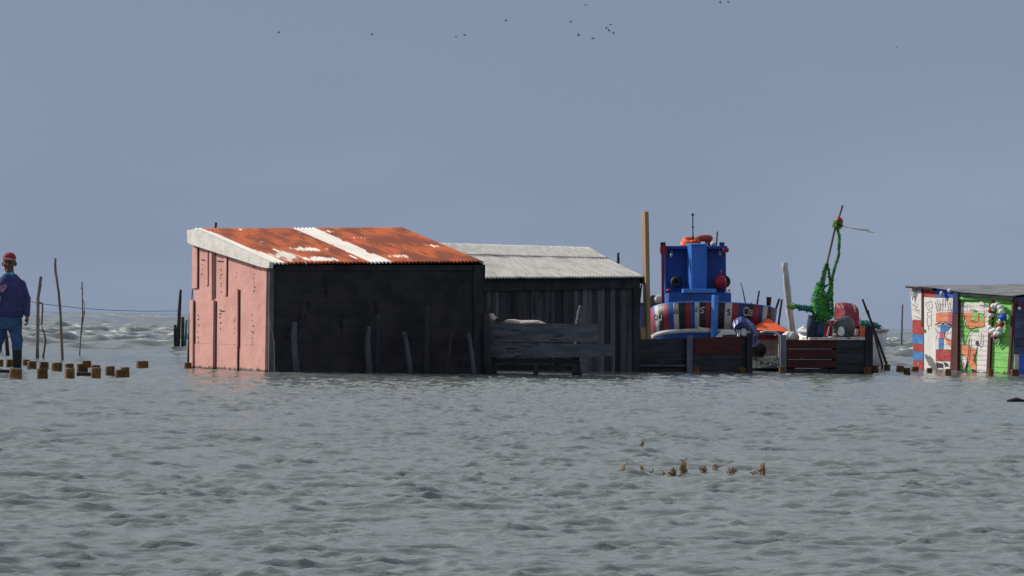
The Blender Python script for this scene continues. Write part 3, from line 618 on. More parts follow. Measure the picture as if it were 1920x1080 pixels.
# ------------------------------------------------------------------ blue boat
boat = thing('fishing_boat', 'blue wooden fishing boat with striped bow facing the camera and tall wheelhouse', 'boat', Vector((4.05, 60.5, 0)))
XC, YB, LB, BM = 4.09, 58.4, .95, 1.255
def plan(u):                              # u in -1..1, stem at 0; returns unit plan position
    a = abs(u); s = 1 if u > 0 else -1
    if a < .6:
        th = (a / .6) * math.pi / 2; return s * math.sin(th) ** .72, 1 - max(math.cos(th), 0) ** .62, 0
    q = (a - .6) / .4; return s * (1 - .16 * q * q), 1, q
def hull(u, z01):                        # z01: 0 waterline-below .. 1 strake .. 2 sheer
    px_, py_, q = plan(u); a = min(abs(u) / .6, 1)
    zs = 1.345 - .15 * a ** 1.6 - .1 * q * 0; zk = .815 - .16 * a ** 1.7
    if z01 >= 1: k = z01 - 1; z = zk + (zs - zk) * k; fl = .955 + .045 * k
    else: z = -.35 + (zk + .35) * z01; fl = (.62 + .335 * z01 ** .6)
    y = YB + (1 - fl) * 1.4 + py_ * LB + q * 4.6
    return Vector((XC + px_ * BM * fl - .06 * (1 - a), y, z))
M['bwhite'] = mat('grimy_white_stripe', (.44, .44, .45), (.34, .34, .36), 6, rough=.55, bump=.12, c3=(.22, .21, .2), thr=.64, c3scale=10)
stripes = [(0, 'red'), (1229, 'lblue'), (1230.5, 'bwhite'), (1236.5, 'black'), (1245, 'red'), (1254, 'blue'), (1263.5, 'bwhite'), (1273.5, 'black'), (1286, 'red'), (1295, 'blue'), (1302.5, 'bwhite'), (1311.5, 'black'), (1323, 'red'), (1336, 'black'),
           (1359, 'bwhite'), (1371, 'red'), (1383, 'navy'), (1398, 'black'), (1411, 'red'), (1421, 'navy'), (1428, 'bwhite'), (1436, 'black'), (1443, 'red'), (1446, 'navy')]
smats = ['red', 'lblue', 'bwhite', 'black', 'blue', 'navy']
NU = 420; us_ = [-1 + 2 * i / NU for i in range(NU + 1)]
bm = MB()
for i in range(NU):
    u0, u1 = us_[i], us_[i + 1]; c = hull((u0 + u1) / 2, 1.5); x = pix(c)[0]
    if c.y > 61.2: x = 0 if u0 < 0 else 1445
    k = [s_ for s_ in stripes if s_[0] <= x][-1][1]
    bm.add([hull(u0, 1), hull(u1, 1), hull(u1, 1.5), hull(u0, 1.5), hull(u1, 2), hull(u0, 2)], [[0, 1, 2, 3], [3, 2, 4, 5]], smats.index(k), True)
bm.build('bulwark', smats, boat, solid=.03)['label'] = 'red white black and blue striped bulwark'
bm = MB(); uu = [-1 + 2 * i / 120 for i in range(121)]
bm.loft([[hull(u, v) for u in uu] for v in (0, .25, .5, .75, .9, 1.0)], 0, True, False)
bm.build('hull', 'blue', boat, solid=.03)
def band(v0, out, r, m, nm):
    bm = MB(); pts = []
    for u in uu:
        p = hull(u, v0); d = Vector((p.x - XC, (p.y - YB - LB) * (1 if abs(u) < .6 else 0), 0)).normalized(); pts.append(p + d * out)
    bm.tube(pts, r, 8, 0, 0); return bm.build(nm, m, boat)
band(.97, .015, .042, 'strake', 'rubbing_strake'); band(2.0, .0, .015, 'lblue', 'gunwale')
bm = MB(); bm.loft([[hull(u, 1.2) * 1 for u in uu if abs(u) >= .02], [Vector((XC, hull(u, 1.2).y, .95)) for u in uu if abs(u) >= .02]], 0, False, False); bm.build('deck', 'strake', boat)
Dst = 58.32
bm = MB(); q = [P(1334.5, 552, Dst), P(1347.5, 553, Dst), P(1346, 592, Dst), P(1344, 650, Dst + .1), P(1333, 650, Dst + .1), P(1334, 592, Dst)]
ax = Vector((.085, .05, 0)); 
bm.loft([[P(xl, y, D), P(xl + 5, y - (.6 if k == 0 else 0), D - .07), P(xr, y, D), P(xr - 2, y, D + .25), P(xl + 2, y, D + .25)] for k, (xl, xr, y, D) in enumerate(((1334.5, 1348, 553, Dst), (1334, 1347, 570, Dst), (1333, 1346, 600, Dst), (1331.5, 1344, 660, Dst + .12), (1331, 1343, 710, Dst + .2)))], 0, False)
bm.build('stem_post', 'lblue', boat)
# lettering on the bulwark
ux = [(pix(hull(u, 1.5))[0], u) for u in [(-.62 + 1.24 * i / 600) for i in range(601)]]
def hp(x, y):
    u = min(ux, key=lambda q: abs(q[0] - x))[1]
    lo, hi = 1.0, 2.0
    for _ in range(20):
        md = (lo + hi) / 2
        if pix(hull(u, md))[1] > y: lo = md
        else: hi = md
    p = hull(u, lo); d = Vector((p.x - XC, (p.y - YB - LB) * .5, 0)).normalized(); return p + d * .022, d
def glyph(bmm, pts, w_, m):
    for a_, b_ in zip(pts, pts[1:]):
        pa, da = hp(*a_); pb, db = hp(*b_); bmm.ribbon([pa, pb], w_, (da + db).normalized(), m, .003)
for parts in (
    [([(1229, 593), (1231, 590), (1234, 592), (1234, 597), (1231, 600), (1229, 597), (1229, 593)], .02, 1)],
    [([(1237, 591), (1237, 598), (1239, 600.5), (1242, 599), (1243, 591)], .022, 0)],
    [([(1264, 587), (1265, 579), (1269, 576.5), (1273, 578), (1273.5, 586)], .022, 0), ([(1264, 588), (1266, 583), (1269, 581.5), (1272, 583), (1272.5, 588), (1264, 586)], .022, 1)],
    [([(1304, 580), (1305, 574), (1309, 573), (1311, 576), (1311, 585)], .022, 0), ([(1304.5, 582), (1307, 584), (1308, 578)], .02, 1)],
    [([(1321.5, 576.5), (1317, 577), (1314.5, 579), (1320, 583), (1320, 586), (1314.5, 587)], .022, 0)],
    [([(1367, 581), (1364, 580), (1362.5, 583), (1366.5, 586), (1366.5, 590), (1362.5, 590.5)], .022, 1)],
    [([(1392, 580), (1394, 577), (1399, 577), (1401, 580), (1401, 589), (1397, 591), (1393, 589), (1392, 580)], .03, 0), ([(1395, 582), (1395, 587), (1398, 588), (1399, 583)], .02, 1)],
    [([(1403, 582), (1407.5, 582.5), (1408, 585), (1404, 586.5), (1408, 588), (1407.5, 591.5), (1403, 591)], .022, 0)],
    [([(1438.5, 588), (1438.3, 592)], .022, 0)], [([(1443.5, 590), (1443.3, 594)], .022, 0)]):
    bm = MB()
    for g in parts: glyph(bm, *g)
    bm.build('letter', ['strake', 'ink'], boat)
# mooring rope on the strake
bm = MB(); bm.tube([hp(x, y)[0] for x, y in ((1309, 614), (1316, 616), (1322, 618), (1328, 617), (1333, 618))], .02, 6); bm.build('rope', 'lrope', boat)
# coaming, lid, wheelhouse
def blk(x0, x1, y0, y1, D, dep, m, nm, par=boat, tl=0, tr=0):
    bm = MB(); f = [P(x0, y1, D), P(x1, y1, D), P(x1 + tr, y0, D), P(x0 + tl, y0, D)]
    bm.prism(f, Vector((0, dep, 0))); o = bm.build(nm, m, par); md = o.modifiers.new('edge', 'BEVEL'); md.width = .012; md.segments = 2; return o
blk(1253, 1371, 549, 600, 60.3, 2.4, 'blue', 'coaming', tl=1)
blk(1281, 1343, 541.5, 549, 60.25, .6, 'lblue', 'hatch_lid')
blk(1248.5, 1362, 465, 550, 61.4, 1.7, 'blue', 'wheelhouse', tl=-2, tr=-1)
blk(1246.5, 1250, 467, 550, 61.36, .2, 'lblue', 'lit_edge_strip', tl=-2, tr=-2)  # sunlit left edge of the wheelhouse, put in as a lighter blue strip
wr = blk(1245, 1364, 461, 467, 61.2, 1.95, 'blue', 'wheelhouse_roof')
# angled box on the wheelhouse front
bm = MB()
def hexr(y, d): return [P(1287.5 + d, y, 61.28), P(1296.5 + d, y + 1, 60.62), P(1324.5, y + .5, 60.62 + .1), P(1326, y, 61.28)]
bm.loft([hexr(459, 0), hexr(500, .5), hexr(541, 1.5)], 0, False); bm.build('companion_box', mat('mid_blue_paint', (.022, .135, .50), (.018, .11, .42), 4, rough=.45, bump=.12, spec=.4), boat)
bm = MB(); bm.loft([[p + (p - P(1306, 458, 61.2)) * .06 for p in hexr(458.7, 0)], [p + (p - P(1306, 458, 61.2)) * .06 for p in hexr(456.6, 0)]], 0, False); bm.build('box_cap', 'lblue', boat)
# red posts and blocks
blk(1240.5, 1246, 474, 628, 61.0, .06, 'red', 'red_post', tl=-.5)
blk(1238, 1250, 460, 476, 61.0, .13, 'red', 'post_cap'); blk(1238.5, 1248, 454, 460.5, 61.02, .10, 'maroon', 'cap_block')
blk(1356, 1366.5, 465, 473, 61.0, .13, 'red', 'post_cap'); blk(1349, 1358.5, 454, 464, 61.4, .1, 'navy', 'cap_block')
blk(1246, 1270, 462, 465, 61.05, .05, 'navy', 'rail')
# bulkhead lamps
for x, y in ((1259.5, 478), (1349, 476)):
    bm = MB(); bm.ell(P(x, y, 61.27), .034, .05, .06); bm.tube([P(x, y - 6, 61.27), P(x, y - 9, 61.27)], .012, 6); bm.build('lamp', 'galv', boat)
# fenders
bm = MB(); bm.torus(P(1268.5, 529, 61.16), (0.1, 1, 0), .075, .05); bm.ell(P(1268.5, 529, 61.2), .08, .03, .08); bm.build('tyre_fender', 'rubber', boat)
bm = MB(); bm.ell(P(1350, 530, 60.95), .15, .13, .16, 0, 18, 12); bm.tube([P(1350, 515, 60.95), P(1350, 508, 61.05)], .03, 8); o = bm.build('buoy_fender', 'tarpred', boat); o['label'] = 'dark red round fender on the wheelhouse'
bm = MB(); bm.torus(P(1358, 528, 61.12), (.3, 1, 0), .09, .045); bm.build('tyre_fender', 'rubber', boat)
bm = MB(); bm.ell(P(1363.5, 548, 60.7), .045, .05, .035); bm.ell(P(1367, 545, 60.72), .03, .05, .03, 1); bm.build('small_float', ['foamwhite', 'orangep'], boat)
bm = MB(); bm.ell(P(1254, 545, 60.75), .05, .05, .04); bm.build('small_float', 'tarpred', boat)
# antenna
bm = MB(); bm.tube([P(1299.5, 462, 61.5), P(1298.8, 402, 61.5)], .012, 8); bm.ell(P(1298.8, 402.5, 61.5), .03, .03, .03); bm.box(P(1299.2, 426, 61.5), (.027, 0, 0), (0, .02, 0), (0, 0, .01)); bm.box(P(1299.3, 445, 61.5), (.02, 0, 0), (0, .02, 0), (0, 0, .03)); bm.build('antenna', 'denim', boat)
bm = MB(); bm.tube([P(1343, 462, 61.6), P(1345, 434, 61.6)], .018, 8, 0, .1); bm.build('roof_stick', 'pole', boat)
def loose(bmm, nm, m, lab, cat, loc, **k): return tag(bmm.build(nm, m, loc=loc, **k), lab, cat)
bm = MB(); bm.torus(P(1292, 458.5, 61.9), (.1, -.3, 1), .15, .045); loose(bm, 'life_ring', 'orangep', 'pale orange life ring lying lowest on the boat wheelhouse roof', 'life ring', P(1292, 460, 61.9))
bm = MB(); bm.torus(P(1297, 452.5, 61.9), (.1, -.35, 1), .15, .05); bm.tube([P(1290, 455, 61.9), P(1310, 452, 61.7)], .04, 8); loose(bm, 'life_ring', 'orange', 'bright orange life ring lying on top of the paler one', 'life ring', P(1297, 456, 61.9))
bm = MB(); bm.tube([P(1303, 449, 61.9), P(1315, 446.5, 61.9), P(1325, 446.5, 61.9), P(1332, 447.5, 61.9), P(1335, 450, 61.9)], [.05, .07, .075, .07, .04], 10); bm.tube([P(1322, 454, 61.9), P(1333, 456, 61.9)], .06, 8)
loose(bm, 'rolled_jacket', mat('faded_red_cloth', (.34, .07, .05), (.22, .045, .035), 8), 'dark red rolled bundle beside the life rings on the wheelhouse roof', 'bundle', P(1320, 458, 61.9))
bm = MB(); bm.ell(P(1337, 458, 61.7), .06, .08, .05, 0, 12, 8, .3); loose(bm, 'rag', 'grubby', 'small pale rag at the stick on the wheelhouse roof', 'rag', P(1337, 461, 61.7))
bm = MB(); bm.ell(P(1354, 464, 61.5), .05, .05, .035, 0, 12, 8, .3); loose(bm, 'plastic_bag', 'hutblue', 'small light blue bag on the right wheelhouse roof corner', 'bag', P(1354, 466, 61.5))
# another blue boat just behind on the left
ob = thing('moored_skiff', 'blue and grey boat half hidden behind the grey shed and timber post', 'boat', Vector((P(1210, 690, 70).x, 70, 0)))
bm = MB(); bm.loft([[P(1170, y, 70 - d), P(1200, y - 4, 69 - d), P(1238, y, 70 - d), P(1236, y, 72), P(1172, y, 72)] for y, d in ((690, 0), (640, .1), (586, .2), (572, .2))], 0, False); bm.build('hull', 'navy', ob)
bm = MB(); bm.loft([[P(1168, y, 69.7), P(1200, y - 3, 68.7), P(1240, y, 69.7), P(1238, y, 72), P(1170, y, 72)] for y in (575, 570)], 0, False); bm.build('gunwale', 'rubber', ob)
bm = MB(); bm.prism([P(1216, 571, 70.5), P(1238, 571, 70.5), P(1237, 556, 70.5), P(1224, 553, 70.5), P(1216, 558, 70.5)], Vector((0, .6, 0))); bm.build('engine_cover', 'grey', ob)
bm = MB(); bm.ell(P(1237, 561, 69.9), .13, .1, .11, 0, 12, 8, .3); bm.build('cover_rag', 'grubby', ob)
bm = MB(); bm.prism([P(1190, 612, 69), P(1199, 612, 69), P(1199, 572, 69), P(1196, 570, 69)], Vector((0, .1, 0))); bm.prism([P(1189, 616, 68.95), P(1200, 616, 68.95), P(1200, 612, 68.95), P(1190, 612, 68.95)], Vector((0, .1, 0)), 1); bm.build('bow_panel', ['lblue', 'white'], ob)
# dark-topped blue post by the bow
bt = thing('mooring_post', 'blue post with black cap behind the right end of the boat bow', 'post', Vector((P(1439, 690, 62.5).x, 62.5, 0)))
bm = MB(); bm.tube([P(1442, 557, 62.5), P(1441, 573, 62.5)], [.055, .045], 10); bm.build('cap', 'darkpole', bt)
bm = MB(); bm.tube([P(1441, 572, 62.5), P(1439, 588, 62.5), P(1437, 700, 62.5)], [.045, .055, .06], 10); bm.build('shaft', 'lblue', bt)

# ------------------------------------------------------------------ canopy, tarpaulins, clutter between fence and jetty
can = thing('canopy', 'small orange canvas canopy with blue border beside the blue boat', 'canopy', Vector((P(1445, 690, 58.2).x, 58.2, 0)))
ap = P(1441, 597.5, 58.4); ap2 = P(1430, 599, 58.6)
pl_, pr_, bl_, br_ = P(1420, 619, 57.6), P(1478, 622.5, 57.6), P(1414, 608, 59.0), P(1478, 620, 59.2)
bm = MB(); bm.add([ap, pl_, pr_, bl_, br_], [[0, 1, 2], [0, 3, 1], [0, 2, 4], [0, 4, 3]], 0); bm.build('canvas_top', 'orange', can, solid=.01)
bm = MB(); bm.prism([P(1421, 619.5, 57.62), P(1478, 623, 57.62), P(1475, 632, 57.62), P(1468, 628, 57.62), P(1424, 625, 57.62)], Vector((0, .01, 0))); bm.build('border', 'tarpblue', can)
bm = MB(); bm.tube([P(1425, 624, 57.55), P(1437, 621.5, 57.55), P(1450, 622, 57.55), P(1458, 626, 57.55), P(1461.5, 632, 57.55), P(1461.5, 690, 57.5), P(1461.5, 712, 57.5)], .026, 8); bm.build('frame', 'strake', can)
bm = MB(); bm.prism([P(1422, 628, 57.8), P(1456, 629, 57.8), P(1456, 637, 57.8), P(1422, 637.5, 57.8)], Vector((0, .03, 0))); bm.build('valance', 'red', can)
bm = MB(); bm.box((P(1437, 653, 58.6)), (.30, 0, 0), (0, .12, 0), (0, 0, .18)); loose(bm, 'sacking_screen', 'sand', 'sand-coloured sacking screen under the orange canopy', 'screen', P(1437, 690, 58.6), remesh=.03, smooth_it=2, disp=(.03, .15))
bm = MB(); bm.tube([P(1412, 655, 57.9), P(1418, 655, 57.5), P(1425, 656, 57.2)], [.13, .135, .13], 16); bm.tube([P(1427, 667, 57.3), P(1430, 655, 57.4), P(1424, 645, 57.5)], .05, 8)
loose(bm, 'barrel', 'rubber', 'black drum lying below the orange canopy', 'drum', P(1420, 668, 57.4))
bm = MB()
for x0, y0, x1, y1, w_ in ((1411, 674, 1456, 672, .05), (1412, 687, 1452, 688, .035), (1413, 673, 1415, 688, .06), (1424, 676, 1444, 679, .03), (1430, 684, 1443, 678, .03), (1420, 672, 1424, 688, .04), (1443, 676, 1455, 690, .035), (1436, 673, 1456, 684, .05)):
    bm.tube([P(x0, y0, 57.5), P((x0 + x1) / 2, (y0 + y1) / 2 - 1, 57.45), P(x1, y1, 57.5)], w_, 6, 0, .15)
loose(bm, 'driftwood_pile', 'grubby', 'tangle of bleached driftwood low between fence and jetty', 'driftwood', P(1433, 692, 57.5))
bm = MB(); bm.prism([P(1408, 690, 57.6), P(1460, 690, 57.6), P(1460, 700, 57.6), P(1408, 700, 57.6)], Vector((0, .3, 0))); loose(bm, 'sill_beam', 'tarpost', 'black beam at water level under the driftwood tangle', 'beam', P(1433, 700, 57.6))
c4 = lambda cx, cy: (1310 + cx / 6.353, 540 + cy / 6.353)
outer = [(398, 440), (415, 385), (460, 355), (510, 336), (560, 352), (610, 385), (655, 425), (690, 490), (706, 560), (695, 620), (665, 700)]
inner = [(440, 530), (450, 495), (468, 480), (500, 464), (540, 464), (580, 482), (610, 512), (628, 545), (636, 580), (640, 620), (640, 700)]
bm = MB(); sec = []
for (ox, oy), (ix, iy) in zip(outer, inner):
    j = lambda: R(-.02, .02)
    sec.append([P(*c4(ix, iy), 56.42 + j()), P(*c4(ix * .55 + ox * .45 + R(-8, 8), iy * .5 + oy * .5 + R(-8, 8)), 56.32 + j()), P(*c4(ox, oy), 56.45 + j()), P(*c4(ox + R(-6, 6), oy + 10), 56.75 + j()), P(*c4(ix, iy), 56.85)])
bm.loft(sec, 0, False)
loose(bm, 'tarpaulin_bundle', 'tarpblue', 'royal blue tarpaulin draped over gear behind the fence', 'tarpaulin', P(1400, 690, 56.6))
bm = MB(); bm.ell(P(1395, 622, 56.5), .07, .05, .085, 0, 14, 8, .15); bm.ell(P(1385, 626, 56.5), .03, .04, .085, 0, 12, 8, .2); loose(bm, 'plastic_jug', 'foamwhite', 'white plastic jug under the blue tarpaulin', 'jug', P(1395, 640, 56.4))
sk = thing('dinghy', 'small white and red dinghy bow before the blue boat', 'dinghy', Vector((P(1358, 690, 57.2).x, 57.2, 0)))
bm = MB(); bm.prism([P(1338.5, 636, 57.2), P(1353, 619, 57.2), P(1373, 620, 57.2), P(1377, 627, 57.2), P(1354.5, 628, 57.2), P(1354, 636, 57.2)], Vector((.1, .8, 0))); bm.build('bow', 'white', sk)
bm = MB(); bm.prism([P(1355, 629, 57.25), P(1376, 628, 57.25), P(1376, 640, 57.25), P(1352, 640, 57.25)], Vector((.1, .7, 0))); bm.build('side', 'red', sk)

# ------------------------------------------------------------------ green net figure
DS = 56.9
s6 = lambda cx, cy: (1460 + cx / 4.32, 370 + cy / 4.32)
def S(cx, cy, d=0): return P(*s6(cx, cy), DS + d)
scr = thing('scarecrow', 'scarecrow of green fishing net with outstretched arm and tall leaning pole', 'scarecrow', S(320, 1130))
bm = MB(); bm.tube([S(518, 65), S(486, 165), S(455, 260), S(392, 530), S(340, 860), S(318, 1000)], .022, 8, 0, .08); bm.build('pole', 'pole', scr)
def tufted(bmm, pts, rad, m=0, dens=90, leaf=.035, ms=(0, 0, 0, 1, 2), tube=True):
    pts = [Vector(p) for p in pts]
    if not isinstance(rad, (list, tuple)): rad = [rad] * len(pts)
    if tube: bmm.tube(pts, [r_ * .8 for r_ in rad], 8, m, .25)
    for k in range(len(pts) - 1):
        n = int(1.7 * dens * (pts[k + 1] - pts[k]).length * (1 + (rad[k] + rad[k + 1]) * 9))
        for _ in range(n):
            t_ = R(0, 1); c = pts[k].lerp(pts[k + 1], t_); r_ = rad[k] + (rad[k + 1] - rad[k]) * t_
            d = Vector((R(-1, 1), R(-1, 1), R(-1, 1))).normalized(); c = c + d * r_ * R(.55, 1.05)
            a_ = Vector((R(-1, 1), R(-1, 1), R(-1, 1))).normalized() * leaf * R(.35, .8); b_ = a_.cross(d).normalized() * leaf * R(.3, .8)
            bmm.add([c - a_, c + b_, c + a_ + d * .01, c - b_], [[0, 1, 2, 3]], random.choice(ms))
nm3 = ['net', 'netteal', 'netyel']
bm = MB(); tufted(bm, [S(475, 235), S(492, 330), S(486, 470), S(452, 580), S(428, 680), S(430, 800), S(440, 960)], .032, 0, 110, .028)
bm.build('hanging_rope', nm3, scr)
bm = MB(); tufted(bm, [S(388, 535), S(362, 620), S(347, 690), S(330, 730)], .038, 0, 130, .03); tufted(bm, [S(388, 540), S(405, 590), S(415, 690)], .03, 0, 130, .03)
tufted(bm, [S(360, 735), S(400, 708), S(432, 690)], .02, 0, 110, .025); tufted(bm, [S(430, 700), S(405, 800), S(385, 870), S(395, 960)], [.03, .06, .09, .09], 0, 170, .035); bm.build('net_strand', nm3, scr)
bm = MB(); tufted(bm, [S(338, 700), S(332, 760), S(330, 830), S(335, 900), S(345, 960), S(345, 985)], [.07, .12, .155, .205, .225, .17], 0, 260, .04)
tufted(bm, [S(300, 930), S(350, 950), S(420, 960)], .10, 0, 200, .04); bm.build('net_body', nm3, scr)
bm = MB(); tufted(bm, [S(275, 905), S(230, 903), S(190, 893), S(150, 885)], [.075, .065, .055, .05], 1, 220, .032, (0, 1, 1)); tufted(bm, [S(135, 885), S(112, 886), S(90, 884)], [.055, .07, .035], 2, 260, .032, (2, 2, 0)); tufted(bm, [S(190, 910), S(160, 912)], .025, 3, 100, .03, (3,))
bm.tube([S(95, 884), S(66, 886)], .018, 6, 4); bm.build('net_arm', nm3 + ['hutblue', 'darkpole'], scr)
bm = MB(); bm.tube([S(285, 960), S(270, 1050), S(262, 1150)], [.11, .105, .09], 12, 0, .06); bm.tube([S(330, 960), S(335, 1050), S(325, 1150)], [.09, .085, .08], 12, 1, .06)
bm.build('trousers', ['denim', mat('faded_denim', (.03, .07, .17), (.02, .04, .1), 7, rough=.9)], scr)
fl = MB(); fl.ell(S(490, 193), .075, .075, .075, 0, 14, 10, .15); fl.tube([S(478, 228), S(487, 195), S(500, 165)], .03, 6, 0); tufted(fl, [S(474, 228), S(484, 205)], .095, 1, 1100, .035, (1, 2, 2), False)
fl.build('float_head', ['red', 'net', 'netyel'], scr)['label'] = 'red float tied with green net'
bm = MB(); bm.tube([S(500, 234), S(530, 238), S(580, 246), S(612, 250), S(660, 260), S(715, 258), S(735, 278), S(778, 285)], [.008, .01, .012, .02, .024, .026, .018, .006], 6, 0, .25); bm.tube([S(612, 250), S(650, 252), S(725, 268)], .016, 6, 0, .3); bm.build('streamer', 'foamwhite', scr)

# ------------------------------------------------------------------ tarped gear on the jetty
s5 = lambda cx, cy: (1460 + cx / 6, 530 + cy / 6)
def T(cx, cy, D=57.6): return P(*s5(cx, cy), D)
def lumps(lst, D, nu=16):
    bm = MB()
    for cx, cy, rx, rz in lst: bm.ell(T(cx, cy, D), rx / 6 * D / F, rx / 6 * D / F * .8, rz / 6 * D / F, 0, nu, 10, .12)
    return bm
tb = thing('covered_engine', 'maroon tarpaulin cover with white piping over a tall engine on the jetty', 'tarpaulin', T(760, 610, 57.9))
bm = MB(); Dt = 57.8
def rg(y, xs, dd): return [T(x, y + j, Dt + d) for (x, d, j) in xs]
bm.loft([rg(0, ((632, .1, 615), (740, -.25, 618), (905, .1, 610), (900, .6, 600), (640, .6, 600)), 0), rg(0, ((634, .1, 400), (738, -.28, 395), (908, .1, 400), (905, .6, 390), (640, .6, 390)), 0),
         rg(0, ((638, .1, 260), (735, -.2, 270), (905, .1, 295), (898, .5, 290), (645, .5, 250)), 0), rg(0, ((650, .12, 226), (745, .0, 214), (850, .15, 238), (840, .4, 236), (660, .4, 226)), 0)], 0, False)
o = bm.build('cover', 'tarpred', tb, disp=(.03, .2)); md = o.modifiers.new('soft', 'BEVEL'); md.width = .05; md.segments = 3
pipem = mat('pinkish_piping', (.62, .42, .42), rough=.7)
bm = MB(); bm.tube([T(x, y, 57.42) for x, y in ((634, 420), (632, 300), (640, 235), (680, 245), (715, 290), (742, 330), (730, 360), (700, 372))], .018, 6); bm.build('piping', pipem, tb)
bm = MB(); bm.tube([T(x, y, 57.5) for x, y in ((838, 240), (858, 280), (860, 330))], .014, 6); bm.build('piping', pipem, tb)
bm = MB(); bm.tube([T(x, y, 57.45) for x, y in ((878, 520), (872, 595))], .035, 6); bm.build('piping', pipem, tb)
tb2 = thing('red_sack', 'low crumpled red tarpaulin sack left of the covered engine', 'sack', T(560, 620, 57.3))
bm = lumps([(540, 520, 60, 95), (580, 470, 70, 50), (520, 580, 48, 45), (610, 560, 45, 55)], 57.3); bm.build('cover', 'tarpred', tb2, remesh=.025, smooth_it=2, disp=(.05, .14))
bm = MB(); bm.tube([T(x, y, 57.05) for x, y in ((490, 440), (540, 425), (595, 480))], .016, 6); bm.build('piping', 'strake', tb2); bm = MB(); bm.tube([T(x, y, 57.02) for x, y in ((572, 490), (545, 600))], .014, 6); bm.build('piping', 'strake', tb2)
dm = thing('grey_fender', 'grey dome-shaped tank with white patch before the maroon cover', 'tank', T(730, 615, 57.0))
bm = MB(); bm.ell(T(730, 520, 57.0), .22, .2, .26, 0, 20, 12, .05, Matrix.Rotation(.35, 3, 'Y')); bm.ell(T(700, 590, 57.0), .18, .2, .09, 0, 16, 8); bm.build('shell', 'grey', dm)
bm = MB(); bm.ell(T(705, 548, 56.83), .07, .05, .1, 0, 14, 10, .08); bm.build('white_patch', 'foamwhite', dm)
bm = MB(); bm.box(T(945, 550, 57.8), (.075, 0, 0), (0, .12, 0), (0, 0, .11)); bm.box(T(945, 495, 57.8), (.08, 0, 0), (0, .125, 0), (0, 0, .012)); loose(bm, 'crate', 'orangep', 'red-orange crate behind the right jetty post', 'crate', T(945, 600, 57.8))
bm = MB(); bm.tube([T(85, 610, 57.3), T(110, 600, 57.2), T(150, 605, 57.1), T(205, 625, 57.0)], [.09, .10, .10, .07], 14); bm.tube([T(135, 604, 57.12), T(142, 605, 57.1)], .104, 14, 1); loose(bm, 'white_drum', ['grubby', 'strake'], 'whitish drum lying at the foot of the chalk-white pole', 'drum', T(150, 630, 57.2))
wb = thing('white_boat', 'white boat with green net behind the maroon jetty', 'boat', Vector((P(1580, 690, 65).x, 65, 0)))
DW = 65
bm = MB()
bm.loft([[P(1497, y0, DW), P(1600, y0 + 2, DW - 1), P(1655 + k, y0, DW - .6), P(1664 + k2, y0 - 2, DW + .3), P(1660, y0 - 2, DW + 1.5), P(1497, y0, DW + 1.5)] for y0, k, k2 in ((700, -16, -20), (672, -10, -12), (645, -2, -3), (622, 0, 0))], 0, True); bm.build('hull', 'white', wb)
bm = MB(); bm.tube([P(x, y, d) for x, y, d in ((1497, 621, DW), (1600, 623, DW - 1), (1655, 620, DW - .6), (1664, 619, DW + .3))], .04, 6); bm.build('gunwale', 'strake', wb)
bm = MB(); bm.prism([P(1499, 622, DW + .2), P(1514, 622, DW + .2), P(1515, 616, DW + .2), P(1508, 613, DW + .2), P(1500, 618, DW + .2)], Vector((0, .7, 0))); bm.tube([P(1508, 620, DW + .1), P(1508, 610, DW + .1)], .03, 8); bm.build('cuddy', 'white', wb)
bm = MB(); bm.prism([P(1640, 622, DW - .3), P(1655, 621, DW - .3), P(1653, 615, DW - .3), P(1643, 614, DW - .3)], Vector((0, .4, 0))); bm.tube([P(1653.5, 622, DW - .35), P(1653.5, 613, DW - .35)], .03, 8); bm.build('locker', 'grubby', wb)
bm = MB(); tufted(bm, [P(1612, 606, 62.5), P(1625, 608, 62.5), P(1640, 610, 62.5), P(1650, 613, 62.5)], [.08, .09, .09, .06], 0, 220, .03, (0, 0, 1))
bm.tube([P(x, y, 62.4) for x, y in ((1615, 602), (1612, 592), (1618, 585), (1626, 584), (1631, 588))], .008, 6, 1)
tag(bm.build('net_heap', ['netteal', 'foamwhite'], loc=P(1630, 614, 62.5)), 'heap of teal netting on the white boat behind the jetty post', 'net')

